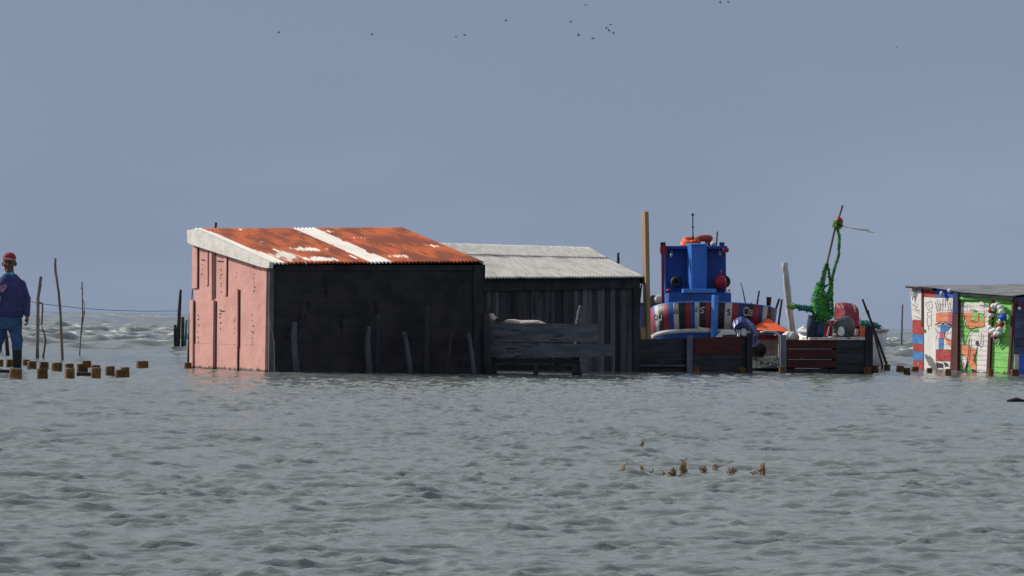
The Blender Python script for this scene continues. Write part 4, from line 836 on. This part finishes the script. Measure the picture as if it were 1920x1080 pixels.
# ------------------------------------------------------------------ painted hut
c7 = lambda cx, cy: (1670 + cx / 5.144, 510 + cy / 5.144)
hN = P(1903, 703, 59.6); hL = P(1707, 694, 62.5); hN.z = hL.z = -.3
hut = thing('painted_hut', 'plank hut painted with green, white, orange, red and blue graffiti blocks', 'hut', Vector((hN.x, hN.y, 0)))
plH = vplane(hN, hL); nH = plH[1]
def hq(pts, off=0): return [on(plH, *c7(*p), off) for p in pts]
w = MB()
w.boards(*[on(plH, *c7(*p)) + d for p, d in (((440, 985), DOWN), ((1188, 1000), DOWN), ((1188, 225), 0 * Z), ((440, 190), 0 * Z))], 13, nH, 'h', .006, .04, .003)
w.build('front_wall', 'hutgreen', hut)
w = MB(); w.prism(hq([(230, 940), (445, 985), (445, 180), (190, 142)]), -nH * .04); w.build('corner_wall', 'hutwhite', hut)
OUT = [([(722, 405), (704, 470), (690, 520)], .012), ([(735, 500), (750, 540), (790, 548), (845, 535)], .02), ([(785, 376), (800, 365), (836, 366)], .016), ([(786, 466), (800, 475), (820, 468)], .012),
                  ([(880, 322), (970, 320)], .016), ([(915, 340), (920, 400), (905, 430)], .01), ([(890, 590), (888, 680), (870, 715), (855, 705)], .016), ([(775, 640), (765, 800), (745, 890), (722, 970)], .022), ([(690, 800), (708, 900), (722, 970)], .02),
                  ([(738, 690), (757, 620), (778, 575), (798, 568)], .012), ([(820, 780), (808, 820), (815, 870)], .014), ([(684, 560), (700, 640), (716, 700)], .016), ([(445, 508), (475, 500), (495, 490), (520, 500), (545, 488), (600, 512)], .025), ([(446, 540), (470, 600), (450, 660)], .01),
                  ([(690, 300), (705, 335), (715, 300)], .012), ([(750, 300), (760, 380)], .008), ([(445, 290), (470, 385)], .014), ([(462, 265), (480, 350)], .01), ([(500, 300), (490, 378)], .012), ([(560, 275), (578, 380)], .012), ([(600, 265), (592, 330), (604, 380)], .01), ([(520, 260), (518, 330)], .02), ([(550, 550), (530, 600), (560, 650), (604, 665)], .01)]
SEAM = [([(680, y_), (968 - (y_ - 300) * .04, y_ + 12)], .004) for y_ in range(318, 980, 47)] + [([(446, y_), (600, y_ + 5)], .0035) for y_ in range(300, 960, 55)]
DOORS = [([(350, 300), (400, 280), (410, 340), (370, 370), (350, 330), (350, 300)], .008), ([(360, 390), (400, 380), (405, 420), (360, 425), (360, 390)], .008), ([(360, 440), (398, 435), (400, 510), (365, 525), (358, 480), (360, 440)], .008), ([(375, 310), (380, 345)], .006), ([(370, 530), (368, 560)], .006)]
PANS = [([(205, 170), (225, 260), (240, 180), (262, 170)], .02), ([(210, 190), (250, 200), (222, 275)], .02), ([(215, 300), (240, 330), (255, 290)], .012), ([(228, 360), (262, 350), (275, 400)], .012), ([(240, 420), (285, 440)], .012), ([(216, 230), (235, 205)], .025)]
def strokes(bm, ll, off, mi):
    for pts, w_ in ll: bm.ribbon([on(plH, *c7(*p), off) for p in pts], w_, nH, mi, .003)
def paint(nm, items, mats, base=.006, th=.004, ll=(), seams=()):
    bm = MB()
    for k, (m_, pts) in enumerate(items): bm.prism(hq(pts, base + k * .0022), nH * th, mats.index(m_))
    strokes(bm, seams, .038, mats.index('scrib')); strokes(bm, ll, .041, mats.index('ink'))
    return bm.build(nm, mats, hut)
rect = lambda a, b, c, d: [(a, b), (c, b), (c, d), (a, d)]
mm_ = ['hutwhite', 'hutred', 'hutblue', 'hutroyal', 'hutorange', 'hutgreen', 'hutpink', 'ink', 'hutmaroon', 'scrib']
paint('corner_panel', [('hutwhite', [(190, 148), (300, 162), (302, 466), (212, 456)]), ('hutred', [(213, 462), (320, 470), (320, 606), (214, 596)]), ('hutblue', [(210, 600), (320, 608), (320, 697), (216, 690)]),
                       ('hutred', [(218, 692), (320, 700), (318, 768), (220, 760)]), ('hutblue', [(219, 763), (318, 770), (316, 855), (221, 848)]), ('hutred', [(222, 850), (318, 858), (316, 945), (230, 936)])], mm_, seams=PANS)
paint('mural', [('hutred', [(318, 172), (440, 180), (440, 246), (318, 238)]), ('hutroyal', [(441, 150), (626, 168), (626, 247), (441, 243)]), ('hutwhite', [(442, 249), (618, 252), (604, 748), (442, 748)]),
                ('hutorange', [(440, 395), (565, 385), (562, 470), (545, 485), (528, 478), (512, 490), (492, 480), (470, 490), (455, 496), (444, 480)]), ('hutpink', [(565, 385), (617, 390), (612, 512), (560, 500)]),
                ('hutblue', [(485, 515), (604, 512), (575, 545), (545, 570), (530, 585), (485, 580)]), ('hutpink', [(480, 582), (530, 588), (522, 640), (480, 642)]), ('hutblue', [(478, 645), (513, 642), (511, 740), (468, 742)]),
                ('hutorange', [(515, 625), (604, 668), (601, 738), (560, 700)]), ('hutred', [(445, 752), (592, 756), (588, 862), (445, 860)]), ('hutwhite', [(445, 862), (586, 864), (582, 937), (445, 936)]),
                ('ink', [(450, 868), (520, 890), (515, 925), (460, 925), (450, 900)]), ('ink', [(520, 866), (560, 880), (575, 905), (540, 915)]), ('hutred', [(445, 938), (582, 940), (578, 975), (445, 972)])], mm_, ll=[l for l in OUT if l[0][0][0] < 630], seams=[l for l in SEAM if l[0][0][0] < 630])
paint('lettered_panel', [
    ('hutwhite', [(682, 288), (705, 335), (720, 292), (780, 300), (840, 294), (843, 392), (682, 392)]),
    ('hutorange', [(684, 393), (842, 393), (852, 402), (850, 470), (872, 492), (890, 470), (905, 420), (914, 440), (912, 505), (890, 536), (840, 530), (780, 546), (748, 535), (730, 490), (722, 405), (704, 470), (686, 430)]),
    ('hutgreen', [(795, 376), (836, 368), (840, 430), (818, 470), (786, 466), (790, 440), (808, 428)]),
    ('hutwhite', [(843, 305), (862, 290), (885, 285), (905, 300), (912, 325), (970, 322), (968, 490), (957, 740), (945, 982), (836, 982), (838, 900), (850, 640), (862, 545), (918, 530), (918, 400), (846, 395)]),
    ('hutwhite', [(742, 700), (756, 630), (775, 580), (795, 570), (820, 585), (855, 590), (850, 700), (832, 742)]),
    ('hutwhite', [(684, 580), (714, 700), (684, 696)]),
    ('hutorange', [(684, 697), (745, 712), (832, 744), (834, 765), (815, 800), (812, 860), (836, 905), (832, 948), (790, 932), (765, 890), (742, 835), (715, 805), (686, 775)]),
    ('hutwhite', [(690, 800), (742, 836), (738, 890), (722, 965), (712, 968)]),
    ('ink', [(776, 945), (800, 935), (832, 950), (830, 975), (800, 960)]), ('ink', [(828, 672), (848, 662), (856, 690), (845, 715), (830, 700)])], mm_, ll=[l for l in OUT if l[0][0][0] > 630], seams=[l for l in SEAM if l[0][0][0] > 630])
bm = MB(); bm.prism(hq([(328, 242), (442, 250), (442, 975), (330, 965)], .008), nH * .008); strokes(bm, DOORS, .018, 1); dr = bm.build('door', ['hutdoor', 'scrib'], hut)
bm = MB(); bm.prism(hq([(327, 550), (340, 555), (340, 582), (328, 578)], .018), nH * .02); bm.build('latch', 'grey', dr)
def hpost(pts, dep, m_, nm='post', lab=None):
    bm = MB(); q = hq(pts, .002); q[2] = q[2] + DOWN * .3; q[3] = q[3] + DOWN * .3; bm.prism(q, nH * dep); o = bm.build(nm, m_, hut)
    if lab: o['label'] = lab
hpost([(303, 160), (319, 162), (319, 470), (303, 466)], .02, 'hutmaroon'); hpost([(628, 195), (676, 200), (668, 980), (598, 978)], .07, 'hutmaroon', lab='dark maroon corner post')
bm = MB(); bm.prism(hq([(640, 198), (676, 200), (676, 400), (630, 398)], .075), nH * .004); bm.build('post_paint', 'navy', hut)
hpost([(972, 272), (1002, 275), (968, 945), (940, 945)], .05, 'hutmaroon'); hpost([(1188, 240), (1204, 245), (1160, 1000), (1135, 1000)], .04, 'hutmaroon')
bm = MB(); bm.prism(hq([(672, 240), (1055, 250), (1055, 272), (672, 262)], .02), nH * .03); bm.build('lintel', 'hutgreen', hut)
# right hand side wall
rdir = Vector((-nH.y, nH.x, 0)); 
if rdir.x < 0: rdir = -rdir
nS = nH.copy(); sd = Vector((.86, .5, 0))
sP = on(plH, *c7(1196, 600)); sd = (nH * -1); sd.z = 0; sd.normalize()         # runs back from the facade's right corner
plS = (sP, Vector((sd.y, -sd.x, 0)).normalized());  nS = plS[1] if plS[1].dot(CAM - sP) > 0 else -plS[1]
zc = on(plH, *c7(1192, 240)).z; z0 = -.3
c0 = Vector((sP.x, sP.y, z0)); c1_ = c0 + sd * 2.4
w = MB(); w.boards(c0, c1_, Vector((c1_.x, c1_.y, zc + .1)), Vector((c0.x, c0.y, zc)), 9, nS, 'h', .006, .04, .005); w.build('side_wall', 'hutdark', hut)
bm = MB(); bm.prism([c0 + nS * .008 + sd * .12, c0 + nS * .008 + sd * 2.2, c0 + nS * .008 + sd * 2.2 + Z * .72, c0 + nS * .008 + sd * .12 + Z * .72], nS * .006); bm.build('side_paint', 'hutroyal', hut)
bm = MB(); bm.prism([c0 + nS * .008 - sd * .01, c0 + nS * .008 + sd * .11, c0 + nS * .008 + sd * .11 + Z * .72, c0 + nS * .008 - sd * .01 + Z * .72], nS * .015); bm.build('side_post', 'grubby', hut)
back = sd * 2.4
w = MB(); hl2 = on(plH, *c7(196, 145)); hb2 = on(plH, *c7(232, 935)); hb2.z = -.3
w.prism([hb2, Vector((hl2.x, hl2.y, hl2.z)), hl2 + back + Z * .08, hb2 + back], Vector((.02, .03, 0))); w.prism([c1_, c1_ + Z * (zc + .35), hl2 + back, hb2 + back], sd * .03); w.build('rear_wall', 'hutdark', hut)
# roof: two bent sheets
e0, e1, e2, e3 = [on(plH, *c7(*p), .10) for p in ((178, 132), (440, 150), (700, 192), (1215, 232))]
rise = Z * .30
bm = MB(); ridge = [p + sd * 2.6 + Z * h_ for p, h_ in ((e0, .06), (e1, .12), (e2, .24), (e3, .34))]
bm.loft([[e0, e1, e2, e3], [p.lerp(q_, .5) + Z * .02 * R(-1, 1) for p, q_ in zip((e0, e1, e2, e3), ridge)], ridge], 0, False, False); bm.build('roof', 'roofsheet', hut, solid=.015, disp=(.02, .5))
bm = MB(); bm.prism([e2 - Z * .03, e3 - Z * .03, e3 - Z * .09, e2 - Z * .08], -nH * .03); bm.build('fascia', 'tarpost', hut); bm = MB(); bm.prism([e0 - Z * .015, e1 - Z * .015, e1 - Z * .05, e0 - Z * .05], -nH * .03); bm.build('fascia', 'tarpost', hut)
# things hanging on the hut
def HP(cx, cy, off): return on(plH, *c7(cx, cy), off)
ring = thing('float_garland', 'ring of white, red and blue fishing floats hanging on the green panel', 'floats', HP(1060, 640, .1))
fm_ = ['foamwhite', 'hutred', 'hutroyal', 'netyel', 'hutpink']
for cx, cy, rx, mi in ((1030, 330, 34, 0), (1070, 318, 30, 0), (1100, 345, 34, 0), (1120, 385, 34, 0), (1105, 400, 24, 1), (1000, 375, 26, 1), (1005, 415, 28, 0), (1018, 368, 18, 0), (1125, 440, 40, 2), (1085, 435, 24, 2), (1095, 470, 28, 0), (1100, 505, 30, 1), (1075, 525, 26, 1), (990, 540, 28, 0), (1010, 575, 30, 0), (1040, 560, 30, 0), (1090, 555, 36, 0), (1060, 600, 32, 0), (1030, 620, 26, 4), (1055, 628, 24, 1), (1095, 590, 24, 0), (990, 570, 20, 4), (1120, 420, 26, 2), (990, 470, 24, 3), (1022, 345, 16, 4), (1045, 640, 18, 0)):
    bm = MB(); r_ = rx / 5.144 * 60 / F; bm.ell(HP(cx, cy, .10 + R(-.02, .03)), r_, r_, r_ * R(.75, .95), 0, 14, 9, .1); bm.build('float', fm_[mi], ring)
bm = MB(); bm.box(HP(992, 472, .08), (.045, 0, 0), (0, .03, 0), (0, 0, .02)); bm.build('float_tag', 'netyel', ring)
bm = MB()
for pts in (((1015, 640), (1030, 690), (1048, 720), (1075, 690), (1085, 650)), ((1030, 650), (1045, 690), (1060, 650))): bm.tube([HP(*p, .06) for p in pts], .012, 6)
bm.build('rope_tail', 'rope', ring)
def hang(items, lab, nm='hanging_float'):
    bm = MB(); ms = []
    for cx, cy, r_, m_, off in items:
        if m_ not in ms: ms.append(m_)
        bm.ell(HP(cx, cy, off), r_, r_, r_, ms.index(m_), 14, 9)
    return tag(bm.build(nm, ms, loc=HP(items[0][0], items[0][1], items[0][4])), lab, 'float', 'floats hanging under the hut eave')
hang([(597, 182, .045, 'foamwhite', .08)], 'single white ball float under the eave left of the dark hut post')
hang([(518, 205, .042, 'foamwhite', .07), (518, 225, .035, 'grubby', .07), (518, 240, .02, 'grubby', .07)], 'grubby white lump hanging on the blue block of the hut')
pS = lambda k, z_: c0 + sd * k + nS * .06 + Z * (z_ - z0)
bm = MB(); q = on((c0, nS), 1908.5, 571); q2 = on((c0, nS), 1907.5, 578); bm.ell(q + nS * .05, .05, .05, .06, 0); bm.ell(q2 + nS * .06, .036, .036, .036, 1)
tag(bm.build('hanging_float', ['red', 'foamwhite'], loc=q), 'red and white float pair hanging on the dark side wall of the hut', 'float', 'floats hanging under the hut eave')

# ------------------------------------------------------------------ the man
DM = 45.8
G0 = P(13.5, 692, DM); G0.z = 0; k_ = DM / F
man = thing('person', 'man in red cap, purple sweater and blue trousers wading in black boots', 'person', Vector((G0.x, G0.y, 0)))
def m3(x, y, z): return G0 + Vector((x, y, z))
def mp(px, py, dy=0): v = P(px, py, DM + dy); return v
def rings(lst): return [[c + Vector((math.cos(q) * rx, math.sin(q) * ry, 0)) for q in [6.283 * i / 18 for i in range(18)]] for c, rx, ry in lst]
def limb(bmm, pts, rad, m=0):
    bmm.tube(pts, rad, 12, m)
    for p, r_ in zip(pts, rad): bmm.ell(p, r_, r_, r_, m, 12, 8)
Lsh, Lel, Lwr = mp(40, 534), mp(49.5, 560, .03), mp(51, 592, -.05)
Rsh, Rel, Rwr = mp(-14, 534), mp(-25, 558, .08), mp(-21, 590, -.06)
Lhp, Lkn, Lan = mp(27, 606), mp(32, 644, -.05), mp(32.5, 692, -.02)
Rhp, Rkn, Ran = mp(4, 606), mp(-6, 646, .02), mp(-13, 690, .28)
hd = mp(17, 493)
b = MB()
b.ell(hd + Vector((0, .01, .02)), .078, .095, .105, 0, 20, 14); b.ell(hd + Vector((0, -.02, -.065)), .060, .072, .075, 0, 18, 12)          # skull, jaw
b.ell(hd + Vector((.002, -.10, -.035)), .016, .026, .024, 0, 10, 8); b.ell(hd + Vector((.001, -.092, -.005)), .011, .016, .03, 0, 8, 8)        # nose
for s in (-1, 1): b.ell(hd + Vector((s * .08, .01, -.02)), .014, .024, .036, 0, 10, 8); b.ell(hd + Vector((s * .035, -.076, -.04)), .03, .024, .026, 0, 10, 8); b.ell(hd + Vector((s * .03, -.083, .018)), .028, .014, .011, 0, 10, 8)
b.ell(hd + Vector((0, -.082, -.083)), .026, .016, .014, 0, 10, 8); b.ell(hd + Vector((0, -.074, -.118)), .028, .024, .022, 0, 10, 8)
b.v = [hd + Vector((0, .015, .01)) + Vector(((v.x - hd.x) * 1.27, (v.y - hd.y) * 1.12, (v.z - hd.z) * 1.12)) for v in b.v]
limb(b, [hd + Vector((0, .02, -.08)), hd + Vector((0, .035, -.17))], [.070, .078])
b.loft(rings([(m3(.0, 0, .70), .15, .10), (m3(0, 0, .85), .165, .11), (m3(0, 0, 1.05), .17, .12), (m3(0, 0, 1.28), .18, .11), (m3(0, 0, 1.37), .13, .08), (m3(.02, .01, 1.46), .08, .07)]))
for sh, el, wr, sg in ((Lsh, Lel, Lwr, 1), (Rsh, Rel, Rwr, -1)):
    limb(b, [m3(sg * .10 + .01, 0, 1.33), sh - Z * .012, el, wr], [.045, .05, .044, .032])
    # hand: palm, four bent fingers of different lengths and a thumb
    pc = wr + Vector((.004 * sg, -.012, -.055)); b.ell(pc, .024, .042, .055, 0, 12, 10); b.ell(wr + Vector((0, -.004, -.015)), .028, .034, .035, 0, 10, 8)
    for i, (dy, ln) in enumerate(((-.034, .036), (-.012, .042), (.011, .039), (.032, .030))):
        k0 = pc + Vector((.006 * sg, dy, -.042)); k1 = k0 + Vector((-.004 * sg, -.003, -ln * .8)); k2 = k1 + Vector((-.022 * sg, -.002, -ln * .45)); k3 = k2 + Vector((-.02 * sg, 0, .010))
        limb(b, [k0, k1, k2, k3], [.0105, .0098, .009, .0078])
    t0_ = pc + Vector((-.004 * sg, -.034, .022)); limb(b, [t0_, t0_ + Vector((-.010 * sg, -.026, -.030)), t0_ + Vector((-.020 * sg, -.026, -.060))], [.015, .0125, .0095])
for hp_, kn, an in ((Lhp, Lkn, Lan), (Rhp, Rkn, Ran)):
    limb(b, [hp_, kn, an + Vector((0, 0, -.02))], [.085, .056, .045]); b.ell(an + Vector((0, -.07, -.09)), .045, .12, .035); limb(b, [an, an + Vector((0, 0, -.09))], [.045, .042])
b.build('body', 'skin', man, remesh=.0065, smooth_it=2)
b = MB()
for s in (-1, 1): b.ell(hd + Vector((s * .037, -.088, .012)), .013, .008, .007, 0, 8, 6)
b.build('eyes', 'rubber', man)
b = MB(); b.ell(hd + Vector((0, -.096, -.083)), .025, .006, .004, 0, 8, 6); b.build('mouth', 'maroon', man)
b = MB()      # sweater
b.loft(rings([(m3(.0, 0, .79), .225, .15), (m3(.0, 0, .83), .24, .165), (m3(.0, 0, .90), .252, .175), (m3(0, 0, 1.05), .250, .172), (m3(0, 0, 1.22), .248, .165), (m3(0, 0, 1.32), .225, .145), (m3(.008, .01, 1.40), .165, .115), (m3(.024, .02, 1.47), .085, .085)]))
limb(b, [m3(.10, 0, 1.37), Lsh, Lel, Lwr + Vector((0, 0, .02))], [.06, .078, .070, .048]); limb(b, [m3(-.09, 0, 1.37), Rsh, Rel, Rwr + Vector((0, 0, .02))], [.06, .078, .070, .048])
b.build('sweater', 'sweater', man, remesh=.014, smooth_it=3, disp=(.014, .09))
b = MB(); b.prism([m3(-.11, -.186, 1.28), m3(-.02, -.192, 1.31), m3(.0, -.194, 1.26), m3(-.06, -.193, 1.17), m3(-.12, -.19, 1.2)], Vector((0, .02, 0))); b.prism([m3(-.16, -.18, 1.1), m3(-.09, -.194, 1.12), m3(-.1, -.194, 1.02), m3(-.15, -.185, .99)], Vector((0, .02, 0)))
b.build('print', 'print', man)
b = MB(); b.loft(rings([(hd + Vector((0, .03, -.215)), .11, .10), (hd + Vector((0, .03, -.175)), .088, .088), (hd + Vector((0, .035, -.135)), .078, .08)])); b.ell(hd + Vector((-.06, -.05, -.19)), .035, .03, .03); b.ell(hd + Vector((.055, -.05, -.19)), .03, .03, .025); b.build('collar', 'shirt', man, remesh=.01, smooth_it=2)
b = MB()      # trousers
b.loft(rings([(m3(.0, 0, .60), .20, .14), (m3(.0, 0, .70), .225, .155), (m3(0, 0, .86), .20, .14)]))
limb(b, [Lhp, Lkn + Vector((0, 0, .02)), mp(32, 651, -.05)], [.118, .088, .085]); limb(b, [Rhp, Rkn, mp(-8, 660, .1)], [.118, .09, .085])
b.build('trousers', 'jeans', man, remesh=.014, smooth_it=3, disp=(.03, .1))
for kn, an in ((mp(32, 648, -.05), Lan), (mp(-7, 655, .06), Ran)):
    b = MB(); limb(b, [kn, kn.lerp(an, .5), an + Vector((0, 0, -.05))], [.078, .076, .066]); b.ell(an + Vector((0, -.08, -.10)), .055, .15, .05); b.build('boot', 'rubber', man, remesh=.012, smooth_it=2)
b = MB(); b.ell(hd + Vector((0, .02, .085)), .104, .118, .082, 0, 20, 12); b.loft(rings([(hd + Vector((0, .02, .066)), .106, .12), (hd + Vector((0, .02, .115)), .098, .11)])); cap = b.build('cap', 'capred', man, remesh=.008, smooth_it=2)
b = MB(); b.loft([[hd + Vector((math.cos(q) * .107 * s_, .02 + math.sin(q) * .121 * s_, z_)) for q in [6.283 * i / 20 for i in range(20)]] for s_, z_ in ((1.0, .050), (1.015, .052), (1.015, .058), (1.0, .060))], 0, True); b.ell(hd + Vector((0, -.13, .056)), .085, .07, .010, 0, 16, 8, 0, Matrix.Rotation(-.2, 3, 'X')); b.build('cap_brim', 'capwhite', cap)

# ------------------------------------------------------------------ birds
def bird_mesh(flap):
    bm = MB(); bm.ell((0, 0, 0), .18, .075, .075, 0, 10, 8); bm.ell((.15, 0, .02), .045, .035, .035, 0, 8, 6); bm.prism([Vector((-.13, -.03, 0)), Vector((-.13, .03, 0)), Vector((-.25, .05, .01)), Vector((-.25, -.05, .01))], Vector((0, 0, .012)))
    for s in (-1, 1): bm.prism([Vector((.07, s * .03, .02)), Vector((-.06, s * .03, .02)), Vector((-.09, s * .2, .02 + flap * .6)), Vector((-.1, s * .36, .02 + flap)), Vector((.0, s * .22, .02 + flap * .7))], Vector((0, 0, .012)))
    return bm
bsrc = []
for i, (x, y, lab) in enumerate([(523, 61, 'lone bird furthest left in the sky'), (697, 64, 'lone bird above the right end of the rusty roof'), (855, 69, 'lower left bird of the close pair in mid sky'), (871, 66, 'upper right bird of the close pair in mid sky'),
                                 (949, 38, 'lone bird high over the grey cement roof'), (1070, 41, 'upper left bird of the loose flock over the timber post'), (1085, 66, 'lower left bird of the loose flock'), (1098, 9, 'bird near the top frame edge above the loose flock'),
                                 (1112, 72, 'lowest bird of the loose flock'), (1137, 53, 'left bird of the tight four in the flock'), (1145, 46, 'topmost bird of the tight four in the flock'), (1141, 57, 'middle bird of the tight four in the flock'), (1150, 62, 'lowest bird of the tight four in the flock'),
                                 (1350, 4, 'left bird of the pair touching the top frame edge'), (1366, 4, 'right bird of the pair touching the top frame edge'), (1680, 90, 'tiny far bird alone above the painted hut')]):
    D = R(380, 440) if i < 15 else 600; L = P(x, y, D)
    if len(bsrc) < 3: o = bird_mesh((.10, -.05, .02)[len(bsrc)]).build('bird', 'bird', loc=(0, 0, 0)); o.location = L
    else: o = bsrc[i % 3].copy(); C.objects.link(o); o.location = L
    bsrc.append(o); o.rotation_euler = (R(.2, .7) * random.choice((-1, 1)), R(-.3, .3), R(-.7, .7) + (math.pi if i % 2 else 0)); o.scale = (1.1, 1.1, 1.1)
    tag(o, 'small dark ' + lab, 'bird', 'birds flying in the grey sky')

# ------------------------------------------------------------------ reeds sticking out of the water
c8 = lambda cx, cy: (1100 + cx / 4.8, 800 + cy / 4.8)
for cx, ty, by, wd, lab in [(495, 135, 190, 45, 'lone dry tuft farthest out, above the others'), (328, 345, 405, 45, 'leftmost small dry tuft in the row'), (495, 350, 437, 36, 'second dry tuft from left, single ochre spike'), (590, 402, 430, 30, 'faintest tiny tuft right of the ochre spike'),
                            (692, 405, 432, 26, 'tiny tuft left of the tallest clump'), (775, 370, 436, 80, 'low spread tuft touching the left of the tallest clump'), (868, 288, 432, 75, 'tallest and widest ochre clump of reeds'), (1045, 345, 418, 60, 'reddish tuft right of the tallest clump'),
                            (1160, 340, 392, 40, 'thin reddish tuft between two others in the row'), (1288, 370, 428, 34, 'short spike of a pair in the row'), (1326, 370, 412, 40, 'rounded pinkish tuft of a pair in the row'), (1515, 412, 440, 50, 'low tuft at foot of the rightmost spike'), (1582, 320, 440, 66, 'rightmost tall reddish spike tuft')]:
    x, y = c8(cx, by); L = W(x, y); D = L.y; h = (by - ty) / 4.8 * D / F; wv = .75 * wd / 4.8 * D / F; bm = MB(); ns = int(5 + wd / 4)
    for i in range(ns):
        bx = R(-.35, .35) * wv; hh = h * (R(.45, 1.0) if i else 1.0) * (1 - .5 * abs(bx) / (wv * .5 + 1e-6) * .6); tx_ = bx + R(-.2, .2) * wv; by_ = R(-.05, .05)
        p0 = L + Vector((bx, by_, -.08)); p2 = L + Vector((tx_, by_ + R(-.03, .03), hh)); p1 = (p0 + p2) / 2 + Vector((R(-.15, .15) * wv, 0, 0)); bm.tube([p0, p1, p2], [.0045, .004, .002], 5)
        for _ in range(2):
            t_ = R(.35, 1); c = p0.lerp(p2, t_); e = Vector((R(-1, 1), R(-.6, .6), R(.2, 1))).normalized() * R(.015, .035); bm.tube([c, c + e], [.004, .0025], 4)
    tag(bm.build('reed_tuft', 'reed' if cx < 700 or cx == 868 else 'reedred', loc=Vector((L.x, L.y, 0))), lab + ' in the water', 'plant', 'dry plant tufts poking out of the water')
L = W(938, 1079); bm = MB(); bm.ell(L + Vector((0, 0, -.005)), .035, .03, .014, 0, 14, 8, .3); bm.ell(L + Vector((.03, 0, -.005)), .025, .02, .011, 0, 12, 8, .3)
tag(bm.build('plastic_scrap', 'foamwhite', loc=L), 'white scrap floating at the bottom edge of the photo', 'litter')
L = W(1906, 753); bm = MB(); bm.tube([L + Vector((-.12, 0, 0)), L + Vector((0, .02, .025)), L + Vector((.14, 0, .0))], [.02, .03, .015], 8, 0, .2)
tag(bm.build('driftwood', 'darkpole', loc=L), 'dark floating stick at the right edge of the water', 'driftwood')

# ------------------------------------------------------------------ light, sky, camera
sc = bpy.context.scene
SUN = Vector((-.762, .413, .50)).normalized(); el = math.asin(SUN.z); az = math.atan2(SUN.x, SUN.y)
sl = bpy.data.lights.new('sun', 'SUN'); sl.energy = 4.8; sl.angle = math.radians(.5); sl.color = (1, .955, .88)
so = bpy.data.objects.new('sun', sl); C.objects.link(so); so.rotation_euler = (-SUN).to_track_quat('-Z', 'Y').to_euler(); so.location = (-30, 30, 40)
wd = bpy.data.worlds.new('World'); sc.world = wd; wd.use_nodes = True; t = wd.node_tree; bg = t.nodes['Background']
sky = nd(t, 'ShaderNodeTexSky', sky_type='NISHITA'); sky.sun_disc = False; sky.sun_elevation = el; sky.sun_rotation = az; sky.air_density = 1.2; sky.dust_density = 2.0
tc = nd(t, 'ShaderNodeTexCoord'); sp = nd(t, 'ShaderNodeSeparateXYZ'); t.links.new(tc.outputs['Generated'], sp.inputs[0])
# rain cloud bank: covers the low sky, opens a little overhead; colours in the sky texture's own units (x 0.1)
mpn = nd(t, 'ShaderNodeMapping'); mpn.inputs['Scale'].default_value = (1.1, 1.1, 3.2); t.links.new(tc.outputs['Generated'], mpn.inputs[0])
nz = nd(t, 'ShaderNodeTexNoise'); nz.inputs['Scale'].default_value = 5; nz.inputs['Detail'].default_value = 5; nz.inputs['Roughness'].default_value = .5; t.links.new(mpn.outputs[0], nz.inputs[0])
cloud = mixc(t, ramp(t, nz.outputs['Fac'], .3, .7), (2.22, 2.86, 4.00), (2.64, 3.34, 4.56))
cloud = mixc(t, ramp(t, sp.outputs['Z'], .03, .11), cloud, (2.17, 2.80, 3.90))
cov = ramp(t, sp.outputs['Z'], .75, .25)
cloud = mixc(t, ramp(t, sp.outputs['Z'], .10, .30), cloud, (5.1, 5.35, 5.8))
mx = nd(t, 'ShaderNodeMapRange'); t.links.new(cov, mx.inputs[0]); mx.inputs[3].default_value = .55; mx.inputs[4].default_value = .97
t.links.new(mixc(t, mx.outputs[0], sky.outputs[0], cloud), bg.inputs[0]); bg.inputs[1].default_value = .1
cd = bpy.data.cameras.new('camera'); cam = bpy.data.objects.new('camera', cd); C.objects.link(cam)
cd.sensor_width = 36; cd.lens = 36 * F / 1920; cd.clip_start = .1; cd.clip_end = 60000
mw = Matrix((( _r.x, _u.x, -_f.x, CAM.x), (_r.y, _u.y, -_f.y, CAM.y), (_r.z, _u.z, -_f.z, CAM.z), (0, 0, 0, 1)))
cam.matrix_world = mw; sc.camera = cam
sc.view_settings.view_transform = 'Standard'; sc.view_settings.look = 'None'; sc.view_settings.exposure = 0; sc.view_settings.gamma = 1
sc.cycles.max_bounces = 6
